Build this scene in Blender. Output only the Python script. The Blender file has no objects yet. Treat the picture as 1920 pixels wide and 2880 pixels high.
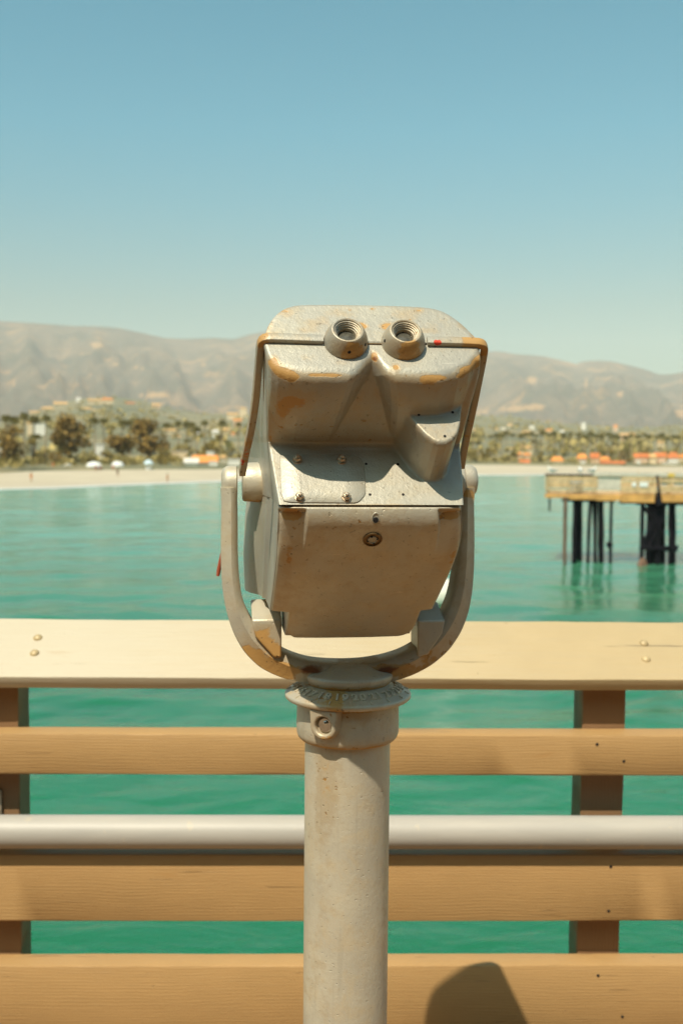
import bpy, bmesh, math, random
import numpy as np
from mathutils import Vector, Matrix, noise as mnoise

random.seed(7)
R = math.radians
scene = bpy.context.scene
COL = scene.collection

# ------------------------------------------------------------------ camera
EYE = 1.42                      # eye height above the pier deck
F = 2880.0                      # focal length in photo pixels (36 mm on a 36 mm tall sensor)
PITCH, ROLL = R(3.48), R(0.48)
CAMROT = Matrix.Rotation(R(90) - PITCH, 3, 'X') @ Matrix.Rotation(ROLL, 3, 'Z')
cam_data = bpy.data.cameras.new('camera')
cam_data.sensor_fit = 'VERTICAL'
cam_data.sensor_height = 36.0
cam_data.sensor_width = 24.0
cam_data.lens = 36.0
cam_data.clip_start = 0.05
cam_data.clip_end = 60000.0
cam_data.dof.use_dof = True
cam_data.dof.focus_distance = 1.17
cam_data.dof.aperture_fstop = 7.0
cam = bpy.data.objects.new('camera', cam_data)
cam.matrix_world = Matrix.Translation((0, 0, EYE)) @ CAMROT.to_4x4()
COL.objects.link(cam)
scene.camera = cam

# ------------------------------------------------------------------ light
SUN_EL, SUN_AZ = R(57), R(26)   # behind the camera, from the left
world = bpy.data.worlds.new('World')
scene.world = world
world.use_nodes = True
wn = world.node_tree.nodes
wl = world.node_tree.links
bg = wn['Background']
sky = wn.new('ShaderNodeTexSky')
sky.sky_type = 'NISHITA'
sky.sun_disc = False
sky.sun_elevation = SUN_EL
sky.sun_rotation = R(180) + SUN_AZ
sky.altitude = 0
sky.air_density = 1.0
sky.dust_density = 1.6
sky.ozone_density = 0.6
# a warm, slightly hazy grade of the clear sky, by height above the horizon
wc = wn.new('ShaderNodeTexCoord'); ws = wn.new('ShaderNodeSeparateXYZ'); wr = wn.new('ShaderNodeValToRGB')
wl.new(wc.outputs['Generated'], ws.inputs[0]); wl.new(ws.outputs[2], wr.inputs[0])
SKY = [(0.0, (0.78, 0.92, 0.74)), (0.135, (0.70, 0.95, 0.77)), (0.227, (0.53, 1.13, 1.00)), (0.29, (0.46, 1.24, 1.12)), (0.40, (0.42, 1.25, 1.12)), (0.6, (0.66, 1.20, 1.14)), (0.85, (1.0, 1.4, 1.25)), (1.0, (1.1, 1.4, 1.25))]
while len(wr.color_ramp.elements) < len(SKY): wr.color_ramp.elements.new(0.5)
for e_, (p_, c_) in zip(wr.color_ramp.elements, SKY):
    e_.position = p_; e_.color = tuple(x / 1.4 for x in c_) + (1,)
tint = wn.new('ShaderNodeVectorMath'); tint.operation = 'MULTIPLY'
gain = wn.new('ShaderNodeVectorMath'); gain.operation = 'SCALE'; gain.inputs['Scale'].default_value = 1.17
wl.new(sky.outputs[0], tint.inputs[0]); wl.new(wr.outputs[0], tint.inputs[1]); wl.new(tint.outputs[0], gain.inputs[0])
wl.new(gain.outputs[0], bg.inputs['Color'])
bg.inputs['Strength'].default_value = 0.12
sun_data = bpy.data.lights.new('sun', 'SUN')
sun_data.energy = 4.35
sun_data.angle = R(0.53)
sun_data.color = (1.0, 0.90, 0.73)
sun = bpy.data.objects.new('sun', sun_data)
sd = Vector((-math.sin(SUN_AZ) * math.cos(SUN_EL), -math.cos(SUN_AZ) * math.cos(SUN_EL), math.sin(SUN_EL)))
sun.rotation_euler = sd.to_track_quat('Z', 'Y').to_euler()
sun.location = (-3, -6, 12)
COL.objects.link(sun)
scene.view_settings.view_transform = 'Standard'
scene.view_settings.look = 'None'
scene.view_settings.exposure = 0.3
scene.view_settings.gamma = 1.0
scene.render.engine = 'CYCLES'
scene.cycles.use_denoising = True
scene.cycles.max_bounces = 8
scene.cycles.diffuse_bounces = 4
scene.cycles.glossy_bounces = 4
scene.cycles.volume_bounces = 1
scene.cycles.sample_clamp_indirect = 8.0

# ------------------------------------------------------------------ helpers
def ray(u, v):
    return CAMROT @ Vector(((u - 960) / F, (1440 - v) / F, -1.0))

def at(u, v, y):                # where the sight line through a photo point meets the upright plane at distance y
    d = ray(u, v)
    return Vector((0, 0, EYE)) + d * (y / d.y)

def on(u, v, z):                # where it meets the level z
    d = ray(u, v)
    return Vector((0, 0, EYE)) + d * ((z - EYE) / d.z)

def tag(o, label=None, cat=None, group=None, kind=None):
    if label: o['label'] = label
    if cat: o['category'] = cat
    if group: o['group'] = group
    if kind: o['kind'] = kind
    return o

def empty(name, loc, rz=0.0):
    o = bpy.data.objects.new(name, None)
    COL.objects.link(o)
    o.location = loc
    o.rotation_euler = (0, 0, rz)
    o.empty_display_size = 0.1
    return o

def link(name, me, m=None, parent=None, loc=(0, 0, 0), rz=0.0):
    o = bpy.data.objects.new(name, me)
    COL.objects.link(o)
    if m is not None and not me.materials:
        me.materials.append(m)
    o.location = loc
    o.rotation_euler = (0, 0, rz)
    if parent is not None: o.parent = parent
    return o

def smooth(me, ang=40):
    me.polygons.foreach_set('use_smooth', [True] * len(me.polygons))
    if ang < 180:
        try: me.set_sharp_from_angle(angle=R(ang))
        except Exception: pass

class MB:
    """collects shapes and links them as ONE mesh object"""
    def __init__(s): s.v, s.f, s.mi, s.cur = [], [], [], 0
    def add(s, vs, fs):
        n = len(s.v)
        s.v += [tuple(p) for p in vs]
        s.f += [tuple(i + n for i in f) for f in fs]
        s.mi += [s.cur] * len(fs)
    def box(s, c, d, rz=0.0, rx=0.0):
        M = Matrix.Rotation(rz, 3, 'Z') @ Matrix.Rotation(rx, 3, 'X')
        hx, hy, hz = d[0] / 2, d[1] / 2, d[2] / 2
        vs = [Vector(c) + M @ Vector((x, y, z)) for x in (-hx, hx) for y in (-hy, hy) for z in (-hz, hz)]
        s.add(vs, [(0, 1, 3, 2), (4, 6, 7, 5), (0, 4, 5, 1), (2, 3, 7, 6), (0, 2, 6, 4), (1, 5, 7, 3)])
    def tube(s, pts, rad, n=10, caps=True):
        pts = [Vector(p) for p in pts]
        rad = rad if hasattr(rad, '__len__') else [rad] * len(pts)
        vs, fs = [], []
        for i, p in enumerate(pts):
            t = (pts[min(i + 1, len(pts) - 1)] - pts[max(i - 1, 0)]).normalized()
            a = t.orthogonal().normalized() if abs(t.z) > 0.9 else Vector((0, 0, 1)).cross(t).normalized()
            if abs(t.z) > 0.9: a = (Vector((1, 0, 0)) - t * t.x).normalized()
            b = t.cross(a)
            vs += [p + (a * math.cos(k * 2 * math.pi / n) + b * math.sin(k * 2 * math.pi / n)) * rad[i] for k in range(n)]
        for i in range(len(pts) - 1):
            for k in range(n):
                fs.append((i * n + k, i * n + (k + 1) % n, (i + 1) * n + (k + 1) % n, (i + 1) * n + k))
        if caps:
            fs.append(tuple(range(n - 1, -1, -1)))
            fs.append(tuple((len(pts) - 1) * n + k for k in range(n)))
        s.add(vs, fs)
    def lathe(s, prof, n=48, M=None):
        """prof: (r, z) pairs turned about z, then moved by the matrix M"""
        M = M or Matrix.Identity(4)
        vs, fs = [], []
        for r, z in prof:
            vs += [M @ Vector((r * math.cos(k * 2 * math.pi / n), r * math.sin(k * 2 * math.pi / n), z)) for k in range(n)]
        for i in range(len(prof) - 1):
            for k in range(n):
                fs.append((i * n + k, i * n + (k + 1) % n, (i + 1) * n + (k + 1) % n, (i + 1) * n + k))
        if prof[0][0] > 1e-6: fs.append(tuple(range(n - 1, -1, -1)))
        if prof[-1][0] > 1e-6: fs.append(tuple((len(prof) - 1) * n + k for k in range(n)))
        s.add(vs, fs)
    def mesh(s, name, mats):
        me = bpy.data.meshes.new(name)
        me.from_pydata(s.v, [], s.f)
        for m in (mats if isinstance(mats, (list, tuple)) else [mats]): me.materials.append(m)
        if any(s.mi): me.polygons.foreach_set('material_index', s.mi)
        me.update()
        bm = bmesh.new(); bm.from_mesh(me)
        bmesh.ops.recalc_face_normals(bm, faces=bm.faces)
        bm.to_mesh(me); bm.free()
        return me
    def build(s, name, mats, parent=None, loc=(0, 0, 0), rz=0.0, ang=40, bevel=0.0, seg=2):
        o = link(name, s.mesh(name, mats), None, parent, loc, rz)
        if bevel:
            b = o.modifiers.new('bevel', 'BEVEL'); b.width = bevel; b.segments = seg; b.limit_method = 'ANGLE'; b.angle_limit = R(35)
        if ang: smooth(o.data, ang)
        return o

def grid_mesh(name, P, mats, closed=False, flip=False):
    """P: rows x cols x 3 array of points joined as one sheet"""
    nr, nc = P.shape[:2]
    idx = np.arange(nr * nc).reshape(nr, nc)
    if closed: idx = np.concatenate([idx, idx[:, :1]], 1)
    q = np.stack([idx[:-1, :-1], idx[:-1, 1:], idx[1:, 1:], idx[1:, :-1]], -1).reshape(-1, 4)
    if flip: q = q[:, ::-1]
    me = bpy.data.meshes.new(name)
    me.from_pydata(P.reshape(-1, 3).tolist(), [], q.tolist())
    for m in (mats if isinstance(mats, (list, tuple)) else [mats]): me.materials.append(m)
    me.update()
    return me

def set_attr(me, name, vals):
    a = me.attributes.new(name, 'FLOAT', 'POINT')
    a.data.foreach_set('value', np.asarray(vals, dtype=np.float32).ravel())

def smax(a, b, k):
    h = np.maximum(k - np.abs(a - b), 0) / k
    return np.maximum(a, b) + h * h * k / 4

def smin(a, b, k): return -smax(-a, -b, k)

def sstep(a, b, x):
    t = np.clip((x - a) / (b - a), 0, 1)
    return t * t * (3 - 2 * t)

# ------------------------------------------------------------------ materials
class NT:
    def __init__(s, name):
        s.m = bpy.data.materials.new(name); s.m.use_nodes = True
        s.n, s.l = s.m.node_tree.nodes, s.m.node_tree.links
        s.p = s.n['Principled BSDF']
    def new(s, t, **kw):
        x = s.n.new(t)
        for k, v in kw.items(): setattr(x, k, v)
        return x
    def put(s, sock, v):
        if hasattr(v, 'is_linked') or hasattr(v, 'links'): s.l.new(v, sock)
        else: sock.default_value = v
    def coord(s, scale=(1, 1, 1), kind='Object', rot=(0, 0, 0)):
        c = s.new('ShaderNodeTexCoord'); mp = s.new('ShaderNodeMapping')
        mp.inputs['Scale'].default_value = scale; mp.inputs['Rotation'].default_value = rot
        s.l.new(c.outputs[kind], mp.inputs[0]); return mp.outputs[0]
    def noise(s, vec, scale, detail=4, rough=0.55, dist=0.0):
        x = s.new('ShaderNodeTexNoise'); s.l.new(vec, x.inputs['Vector'])
        x.inputs['Scale'].default_value = scale; x.inputs['Detail'].default_value = detail
        x.inputs['Roughness'].default_value = rough; x.inputs['Distortion'].default_value = dist
        return x.outputs[0]
    def ramp(s, fac, stops):
        x = s.new('ShaderNodeValToRGB'); s.l.new(fac, x.inputs[0])
        e = x.color_ramp.elements
        while len(e) < len(stops): e.new(0.5)
        for i, (p, c) in enumerate(stops):
            e[i].position = p; e[i].color = tuple(c) + (1,) if len(c) == 3 else c
        return x.outputs[0]
    def step(s, fac, a, b):
        x = s.new('ShaderNodeMapRange', interpolation_type='SMOOTHSTEP')
        s.l.new(fac, x.inputs[0]); x.inputs[1].default_value = a; x.inputs[2].default_value = b
        return x.outputs[0]
    def math(s, op, a, b=0.0):
        x = s.new('ShaderNodeMath', operation=op); s.put(x.inputs[0], a); s.put(x.inputs[1], b); return x.outputs[0]
    def mix(s, fac, a, b, mode='MIX'):
        x = s.new('ShaderNodeMix', data_type='RGBA', blend_type=mode)
        s.put(x.inputs[0], fac); s.put(x.inputs[6], a if hasattr(a, 'links') else tuple(a) + (1,)); s.put(x.inputs[7], b if hasattr(b, 'links') else tuple(b) + (1,))
        return x.outputs[2]
    def attr(s, name): return s.new('ShaderNodeAttribute', attribute_name=name).outputs['Fac']
    def bump(s, h, strength=0.3, dist=0.001, normal=None):
        x = s.new('ShaderNodeBump'); x.inputs['Strength'].default_value = strength; x.inputs['Distance'].default_value = dist
        s.l.new(h, x.inputs['Height'])
        if normal is not None: s.l.new(normal, x.inputs['Normal'])
        return x.outputs[0]
    def done(s, color=None, rough=0.5, metal=0.0, normal=None, spec=0.5):
        p = s.p
        if color is not None: s.put(p.inputs['Base Color'], color if hasattr(color, 'links') else tuple(color) + (1,))
        s.put(p.inputs['Roughness'], rough); s.put(p.inputs['Metallic'], metal)
        p.inputs['Specular IOR Level'].default_value = spec
        if normal is not None: s.l.new(normal, p.inputs['Normal'])
        return s.m

def plain(name, color, rough=0.6, metal=0.0, vary=0.15, scale=8.0):
    t = NT(name)
    n = t.noise(t.coord(), scale)
    c2 = tuple(max(0, x * (1 - vary)) for x in color); c1 = tuple(min(1, x * (1 + vary)) for x in color)
    return t.done(t.ramp(n, [(0.3, c2), (0.7, c1)]), rough, metal)

def cast_paint(name, base=(0.445, 0.42, 0.35), ochre_bias=0.0):
    """silver-taupe paint on a rough casting, worn to ochre primer and tanned by painted bounce light where the 'wear' attribute asks for it"""
    t = NT(name)
    v = t.coord()
    big = t.noise(v, 11, 4)
    mid = t.noise(v, 60, 5, 0.65)
    fine = t.noise(v, 520, 2, 0.5)
    col = t.mix(t.step(big, 0.3, 0.72), tuple(x * 0.88 for x in base), tuple(min(1, x * 1.08) for x in (base[0], base[1] * 0.99, base[2] * 0.95)))
    mot = t.noise(v, 28, 6, 0.7, 0.3)
    col = t.mix(t.math('MULTIPLY', t.step(mot, 0.46, 0.68), 0.38), col, (base[0] * 1.02, base[1] * 0.86, base[2] * 0.62))
    run = t.noise(t.coord((70, 70, 5)), 1.0, 4, 0.6)
    col = t.mix(t.math('MULTIPLY', t.step(run, 0.56, 0.74), 0.22), col, tuple(x * 0.55 for x in base))
    scr = t.noise(t.coord((25, 160, 260), rot=(0.4, 0.3, 0.2)), 1.0, 2, 0.5)
    col = t.mix(t.math('MULTIPLY', t.step(scr, 0.735, 0.76), 0.35), col, tuple(min(1, x * 1.5) for x in base))
    w = t.math('ADD', t.math('MULTIPLY', t.attr('wear_bounce'), 0.62), t.math('MULTIPLY', mid, 0.45))
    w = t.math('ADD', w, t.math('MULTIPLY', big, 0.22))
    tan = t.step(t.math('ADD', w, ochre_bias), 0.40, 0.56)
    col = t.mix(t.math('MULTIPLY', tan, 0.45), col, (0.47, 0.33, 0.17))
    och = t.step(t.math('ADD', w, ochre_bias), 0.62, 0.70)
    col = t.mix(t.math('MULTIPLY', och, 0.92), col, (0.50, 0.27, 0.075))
    rust = t.step(t.math('ADD', t.math('MULTIPLY', t.attr('rust'), 0.75), t.math('MULTIPLY', mid, 0.4)), 0.55, 0.78)
    col = t.mix(rust, col, (0.20, 0.065, 0.016))
    red = t.step(t.math('ADD', t.attr('red'), t.math('MULTIPLY', t.math('SUBTRACT', mid, 0.5), 0.9)), 0.48, 0.56)
    col = t.mix(red, col, (0.62, 0.05, 0.018))
    cn = t.noise(v, 85, 4, 0.62)
    chip = t.math('MULTIPLY', t.step(cn, 0.665, 0.675), t.step(t.math('ADD', t.attr('wear_bounce'), t.math('MULTIPLY', big, 0.35)), 0.30, 0.50))
    rim = t.math('MULTIPLY', t.step(cn, 0.650, 0.662), t.step(t.math('ADD', t.attr('wear_bounce'), t.math('MULTIPLY', big, 0.35)), 0.30, 0.50))
    col = t.mix(t.math('MULTIPLY', rim, 0.75), col, (0.16, 0.10, 0.05))
    col = t.mix(chip, col, (0.46, 0.25, 0.075))
    pits = t.step(t.noise(v, 210, 1, 0.4), 0.705, 0.75)
    col = t.mix(t.math('MULTIPLY', pits, t.math('ADD', t.math('MULTIPLY', t.attr('wear_bounce'), 0.8), 0.10)), col, (0.05, 0.035, 0.02))
    h = t.math('ADD', t.math('MULTIPLY', fine, 0.35), t.math('MULTIPLY', t.noise(v, 160, 3), 0.8))
    h = t.math('SUBTRACT', h, t.math('MULTIPLY', och, 0.35))
    h = t.math('SUBTRACT', h, t.math('MULTIPLY', pits, 0.8))
    h = t.math('SUBTRACT', h, t.math('MULTIPLY', rim, 0.5))
    return t.done(col, t.math('ADD', 0.40, t.math('MULTIPLY', mid, 0.14)), t.math('SUBTRACT', 0.30, t.math('MULTIPLY', och, 0.3)), t.bump(h, 0.55, 0.0010), 0.45)

M = {}
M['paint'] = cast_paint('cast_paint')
M['paint_lifted'] = cast_paint('cast_paint_lifted', (0.58, 0.53, 0.42))  # lighter copy of the casting paint: brightness of upright faces put into colour
M['paint_lifted_pole'] = cast_paint('cast_paint_lifted_pole', (0.66, 0.595, 0.465))  # same paint lifted further, the upright post's brightness put into colour
M['bolt'] = plain('bolt_steel', (0.55, 0.45, 0.33), 0.32, 0.85, 0.2, 300)
M['chrome'] = plain('lock_chrome', (0.75, 0.74, 0.70), 0.16, 1.0, 0.1, 200)
M['hole'] = plain('dark_hole', (0.012, 0.010, 0.009), 0.8)
M['bronze'] = plain('lock_bronze', (0.20, 0.13, 0.06), 0.4, 0.7, 0.25, 300)

def wood_paint(name, base, grain=1.0):
    t = NT(name)
    rnd = t.new('ShaderNodeObjectInfo').outputs['Random']
    v0 = t.coord()
    off = t.new('ShaderNodeVectorMath', operation='ADD')
    cmb = t.new('ShaderNodeCombineXYZ'); t.l.new(t.math('MULTIPLY', rnd, 37.0), cmb.inputs[0]); t.l.new(t.math('MULTIPLY', rnd, 11.0), cmb.inputs[2])
    t.l.new(v0, off.inputs[0]); t.l.new(cmb.outputs[0], off.inputs[1]); v = off.outputs[0]
    def st(sx, sy, sz):
        mp = t.new('ShaderNodeMapping'); mp.inputs['Scale'].default_value = (sx, sy, sz); t.l.new(v, mp.inputs[0]); return mp.outputs[0]
    warp = t.noise(st(2.2, 6, 9), 1.0, 3)
    sep = t.new('ShaderNodeSeparateXYZ'); t.l.new(v, sep.inputs[0])
    # growth rings cut lengthwise: the height warped by slow noise
    ph = t.math('ADD', t.math('MULTIPLY', sep.outputs[2], 900.0), t.math('MULTIPLY', warp, 40.0))
    ph = t.math('ADD', ph, t.math('MULTIPLY', sep.outputs[1], 260.0))
    ring = t.math('SINE', ph)
    fib = t.noise(st(7, 320, 320), 1.0, 5, 0.7)
    spot = t.noise(st(9, 9, 26), 1.0, 4)
    speck = t.noise(v, 70, 3)
    col = t.mix(t.step(spot, 0.3, 0.8), tuple(x * 0.965 for x in base), tuple(min(1, x * 1.03) for x in base))
    col = t.mix(t.math('MULTIPLY', t.step(fib, 0.54, 0.76), 0.36 * grain), col, tuple(x * 0.62 for x in base))
    vo = t.new('ShaderNodeTexVoronoi', feature='F1'); t.l.new(st(1.7, 0.2, 7.0), vo.inputs['Vector']); vo.inputs['Scale'].default_value = 0.62
    kd = t.math('ADD', vo.outputs['Distance'], t.math('MULTIPLY', t.math('SUBTRACT', warp, 0.5), 0.10))
    kn = t.step(kd, 0.055, 0.03); kr = t.math('MULTIPLY', t.math('SINE', t.math('MULTIPLY', kd, 170.0)), t.step(kd, 0.20, 0.03))
    col = t.mix(t.math('MULTIPLY', kn, 0.22), col, tuple(x * 0.55 for x in base))
    crk = t.noise(st(4, 60, 240), 1.0, 3, 0.5)
    col = t.mix(t.math('MULTIPLY', t.step(crk, 0.70, 0.735), 0.5 * grain), col, tuple(x * 0.38 for x in base))
    pale = t.math('ADD', t.attr('pale'), t.math('MULTIPLY', t.math('SUBTRACT', fib, 0.5), 0.7))
    col = t.mix(t.step(pale, 0.0, 0.9), col, (0.57, 0.49, 0.355))
    strk = t.step(t.noise(st(46, 9, 2.4), 1.0, 3, 0.6), 0.71, 0.78)
    col = t.mix(t.math('MULTIPLY', strk, 0.10), col, (0.62, 0.50, 0.33))
    stn = t.step(t.noise(st(5, 22, 30), 1.0, 4, 0.6), 0.63, 0.74)
    col = t.mix(t.math('MULTIPLY', stn, 0.24), col, (base[0] * 0.86, base[1] * 0.68, base[2] * 0.45))
    dirt = t.step(t.math('ADD', t.attr('wear_bounce'), t.math('MULTIPLY', speck, 0.6)), 0.72, 1.0)
    col = t.mix(t.math('MULTIPLY', dirt, 0.7), col, (0.36, 0.19, 0.06))
    chip = t.math('MULTIPLY', t.step(speck, 0.70, 0.73), t.step(spot, 0.58, 0.62))
    col = t.mix(t.math('MULTIPLY', chip, 0.6), col, (0.22, 0.12, 0.05))
    h = t.math('ADD', t.math('MULTIPLY', ring, 0.07 * grain), t.math('MULTIPLY', fib, 0.85 * grain))
    h = t.math('ADD', h, t.math('MULTIPLY', t.noise(v, 140, 3), 0.35))
    h = t.math('SUBTRACT', h, t.math('MULTIPLY', chip, 0.8))
    h = t.math('SUBTRACT', h, t.math('MULTIPLY', t.step(crk, 0.70, 0.735), 1.2))
    h = t.math('ADD', h, t.math('MULTIPLY', kr, 0.20))
    return t.done(col, 0.52, 0.0, t.bump(h, 0.85, 0.0014), 0.4)

M['wood'] = wood_paint('tan_painted_wood', (0.455, 0.270, 0.108), 1.0)
M['wood_top'] = wood_paint('tan_painted_rail', (0.50, 0.37, 0.195), 1.25)
M['wood_post'] = wood_paint('brown_painted_post', (0.265, 0.15, 0.072), 0.8)

# ------------------------------------------------------------------ the coin binoculars
YP = 1.36
PX = at(978, 1950, YP).x
PSI = R(7)
root = tag(empty('binocular_viewer', (PX, YP, 0)), 'silver-taupe coin operated binocular viewer on a round post, worn to ochre at its edges', 'binoculars')
LX, LY = Vector((math.cos(PSI), math.sin(PSI), 0)), Vector((-math.sin(PSI), math.cos(PSI), 0))
ORG = Vector((PX, YP, 0))

def H(u, v, y):                 # photo point -> head frame (x across, y away, z height), on the head's upright plane y
    d = ray(u, v); c = Vector((0, 0, EYE))
    t = (y - (c - ORG).dot(LY)) / d.dot(LY)
    p = c + d * t - ORG
    return np.array([p.dot(LX), y, p.z])

HS = 0.87                       # the head stands forward of the post: its depths, scaled and moved
def YM(y): return -0.2525 + (y + 0.085) * HS
def hx(u, v, y): return H(u, v, y)[0]
def hz(u, v, y): return H(u, v, y)[2]

yB, yC, yP = YM(-0.134), YM(-0.028), YM(-0.085)
zB, zC, zP = hz(1000, 1052, yB), hz(1000, 1246, yC), hz(1040, 1421, yP)
TP = 0.754                                         # eyepiece plate leans back 37 degrees
yS = YM(-0.102); zS = hz(1040, 968, yS); yS = yB + (zS - zB) * TP
def plate(z): return yB + (z - zB) * TP
mU = (yC - yB) / (zB - zC)                         # run of the undersides
mP = (yC - yP) / (zC - zP)                         # lean of the bolted panel

def curve(pts, y):              # photo outline -> z(x) lookup in the head frame; y a number or a function of v
    q = [H(u, v, y(v) if callable(y) else y) for u, v in pts]
    q.sort(key=lambda a: a[0])
    xs, zs = [a[0] for a in q], [a[2] for a in q]
    return lambda x: np.interp(x, xs, zs)

yv = lambda v: yS + (yB - yS) * (v - 968) / (1052 - 968)
brow_z = curve([(738, 968), (744, 985), (750, 1003), (764, 1021), (784, 1034), (812, 1043), (850, 1050), (900, 1053), (985, 1053),
                (1002, 1046), (1018, 1030), (1034, 1010), (1047, 1000), (1061, 1010), (1076, 1030), (1092, 1045), (1112, 1053), (1180, 1056), (1245, 1054),
                (1290, 1044), (1322, 1026), (1342, 1004), (1352, 985), (1358, 968)], yv)
lipY = lambda v: YM(-0.122 + (v - 1245) / (1130 - 1245) * 0.034)
lump_z = curve([(1060, 1040), (1098, 1100), (1128, 1141), (1152, 1172), (1176, 1203), (1200, 1228), (1221, 1243), (1236, 1248), (1256, 1247), (1274, 1238), (1287, 1222), (1295, 1195), (1301, 1140), (1312, 1060)], lipY)
yL = YM(-0.122); zL = hz(1240, 1247, yL)
zN = hz(1047, 998, plate(zS) - 0.012); xN = hx(1047, 1000, YM(-0.115))
mN = ((yC - 0.004) - plate(zN)) / (zN - zC)

def front(x, z):
    s_ = np.clip((zB - z) / (zB - zC), 0, 1); dx_ = x - xN
    xw = xN + np.sign(dx_) * np.maximum(np.abs(dx_) - 0.022 * s_ * np.exp(-(dx_ / 0.055) ** 2), 0)
    dd = np.maximum(brow_z(xw) - z, -0.02)
    brow = smax(plate(z), plate(brow_z(xw)) + dd * (0.22 * mU) + dd * np.abs(dd) * (0.78 * mU / (zB - zC)), 0.010)
    brow = smin(brow, smax(plate(zN) + (zN - z) * mN - 0.011 * np.sin(math.pi * np.clip((zN - z) / (zN - zC), 0, 1)), plate(z) + 0.0015, 0.004), 0.0015)
    panel = yP + (z - zP) * mP
    lz = lump_z(x)
    lump = smax(yL + (z - zL) * 0.74, yL + (lz - zL) * 0.74 + (lz - z) * mU, 0.010)
    # the coin box's upper face stays under the brow; its foot blends into the panel
    f = smin(brow, lump, 0.009)
    return smin(f, panel, 0.011)

# outline of the front, row by row
def lerp_z(pts, f=YM):
    pts = sorted([(H(u, v, f(y))[2], H(u, v, f(y))[0]) for u, v, y in pts])
    zs, xs = [p[0] for p in pts], [p[1] for p in pts]
    return lambda z: np.interp(z, zs, xs)
edgeL = lerp_z([(737, 960, -.104), (746, 985, -.115), (750, 1052, -.095), (750, 1140, -.06), (752, 1225, -.036), (768, 1330, -.058), (784, 1421, -.085),
                (779, 1480, -.045), (770, 1580, .02), (757, 1705, .100)])
edgeR = lerp_z([(1359, 960, -.104), (1354, 985, -.115), (1342, 1052, -.095), (1312, 1140, -.06), (1297, 1225, -.036), (1301, 1330, -.058), (1304, 1421, -.085),
                (1292, 1480, -.045), (1277, 1525, -.01), (1253, 1590, .03), (1210, 1702, .100)])
zD1, zD2 = hz(1000, 1708, YM(.100)), hz(1000, 1796, YM(.142))
mD = (YM(0.140) + 0.015 - yP) / (zP - zD2)
def door(x, z):
    xl, xr = edgeL(z), edgeR(z); s = (x - (xl + xr) / 2) / ((xr - xl) / 2)
    y = smax(yP - 0.002 + (z - zP) * 0.42 + 0 * x, yP + (zP - z) * (0.60 * mD) + np.maximum(zP - z, 0) ** 2 * (0.40 * mD / (zP - zD2)) - 0.015, 0.024)
    top = np.clip((z - (zP - 0.004)) / 0.004, 0, 1)
    y = y + 0.004 * top * top                       # rounded top lip
    y = y + 0.010 * np.abs(s) ** 9 + 0.006 * sstep(0.2, 0.9, np.abs(s)) * sstep(zP - 0.05, zD1, z)
    for cx, side in ((-0.80, -1), (0.83, 1)):        # cast finger scoops in the two top corners
        m = sstep(cx - 0.16 * side * -1, cx, s) if False else (sstep(0.70, 0.735, s * side))
        m = m * sstep(zP - 0.062 + 0 * z, zP - 0.022, z) * sstep(zP - 0.003, zP - 0.0075, z)
        y = y + 0.0085 * m * sstep(1.02, 0.97, np.abs(s))
    return y

# --- housing: one sheet over the front, both sides and the back
rows = np.concatenate([np.linspace(zS, zP + 0.0005, 250), np.linspace(zP - 0.0005, zD1, 50), np.linspace(zD1 - 0.0012, zD2 + 0.004, 16)])
NC = 250
same = lambda y: y
sideL = lerp_z([(736, 958, -.24), (727, 1080, -.2), (718, 1180, -.16), (708, 1290, -.08), (704, 1356, .05), (690, 1440, .085), (684, 1560, .085), (690, 1710, .085), (704, 1800, .085)], same)
sideR = lerp_z([(1360, 958, -.24), (1330, 1080, -.2), (1312, 1180, -.16), (1298, 1290, -.08), (1284, 1356, .05), (1262, 1440, .085), (1240, 1560, .085), (1204, 1710, .085), (1185, 1800, .085)], same)
zT_ = hz(660, 1356, 0)
P = []; wear_bounce = []; rust = []
xl2, xr2 = hx(806, 1750, YM(.12)), hx(1165, 1750, YM(.12))
for z in rows:
    xl, xr = float(edgeL(z)), float(edgeR(z))
    if z < zD1: xl, xr = xl2, xr2
    x = np.linspace(xl, xr, NC)
    zz = np.full_like(x, z)
    if z > zP: y = front(x, zz)
    else:
        y = door(np.clip(x, edgeL(z), edgeR(z)), zz) + (0.0035 if z >= zD1 else 0.010)
        y = smax(y, yP + (zP - z) * 0.45 + 0.003 + 0 * y, 0.004)
    d = np.minimum(x - xl, xr - x); r = 0.0045 if z > zC else 0.0022
    t = np.clip(1 - d / r, 0, 1); y = y + r * (1 - np.sqrt(1 - t * t))
    front_row = np.stack([x, y, zz], 1)
    yb = float(np.interp(z, [zD2, zT_ - .03, zT_ + .03, zS], [0.15, 0.15, 0.12, yS + .10]))
    def wall(xe, ye, xs, sgn):
        out = []
        ribs = ((0.10, 0.0), (0.22, 0.01), (0.36, 0.03), (0.385, 0.16), (0.40, 0.18), (0.43, 0.17), (0.45, 0.20), (0.50, 0.32), (0.58, 0.75), (0.65, 0.95), (0.72, 1.0), (0.85, 0.9), (1.0, 0.2))
        for k, f in ribs:
            ym = min(0.085, yb - .03); yy = ye + (ym - ye) * min(1, k / 0.72) if k <= 0.72 else ym + (yb - ym) * (k - 0.72) / 0.28
            out.append((xe + (xs - xe) * f, yy, z))
        return np.array(out)
    wl_ = wall(xl, y[0], float(sideL(z)) if z >= zD1 else xl, -1)[::-1]
    wr_ = wall(xr, y[-1], float(sideR(z)) if z >= zD1 else xr, 1)
    P.append(np.concatenate([wl_, front_row, wr_]))
P = np.array(P)
me = grid_mesh('head_housing', P, M['paint'], closed=True)
nr_, nc_ = P.shape[:2]
bm = bmesh.new(); bm.from_mesh(me); bm.verts.ensure_lookup_table()
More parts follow.
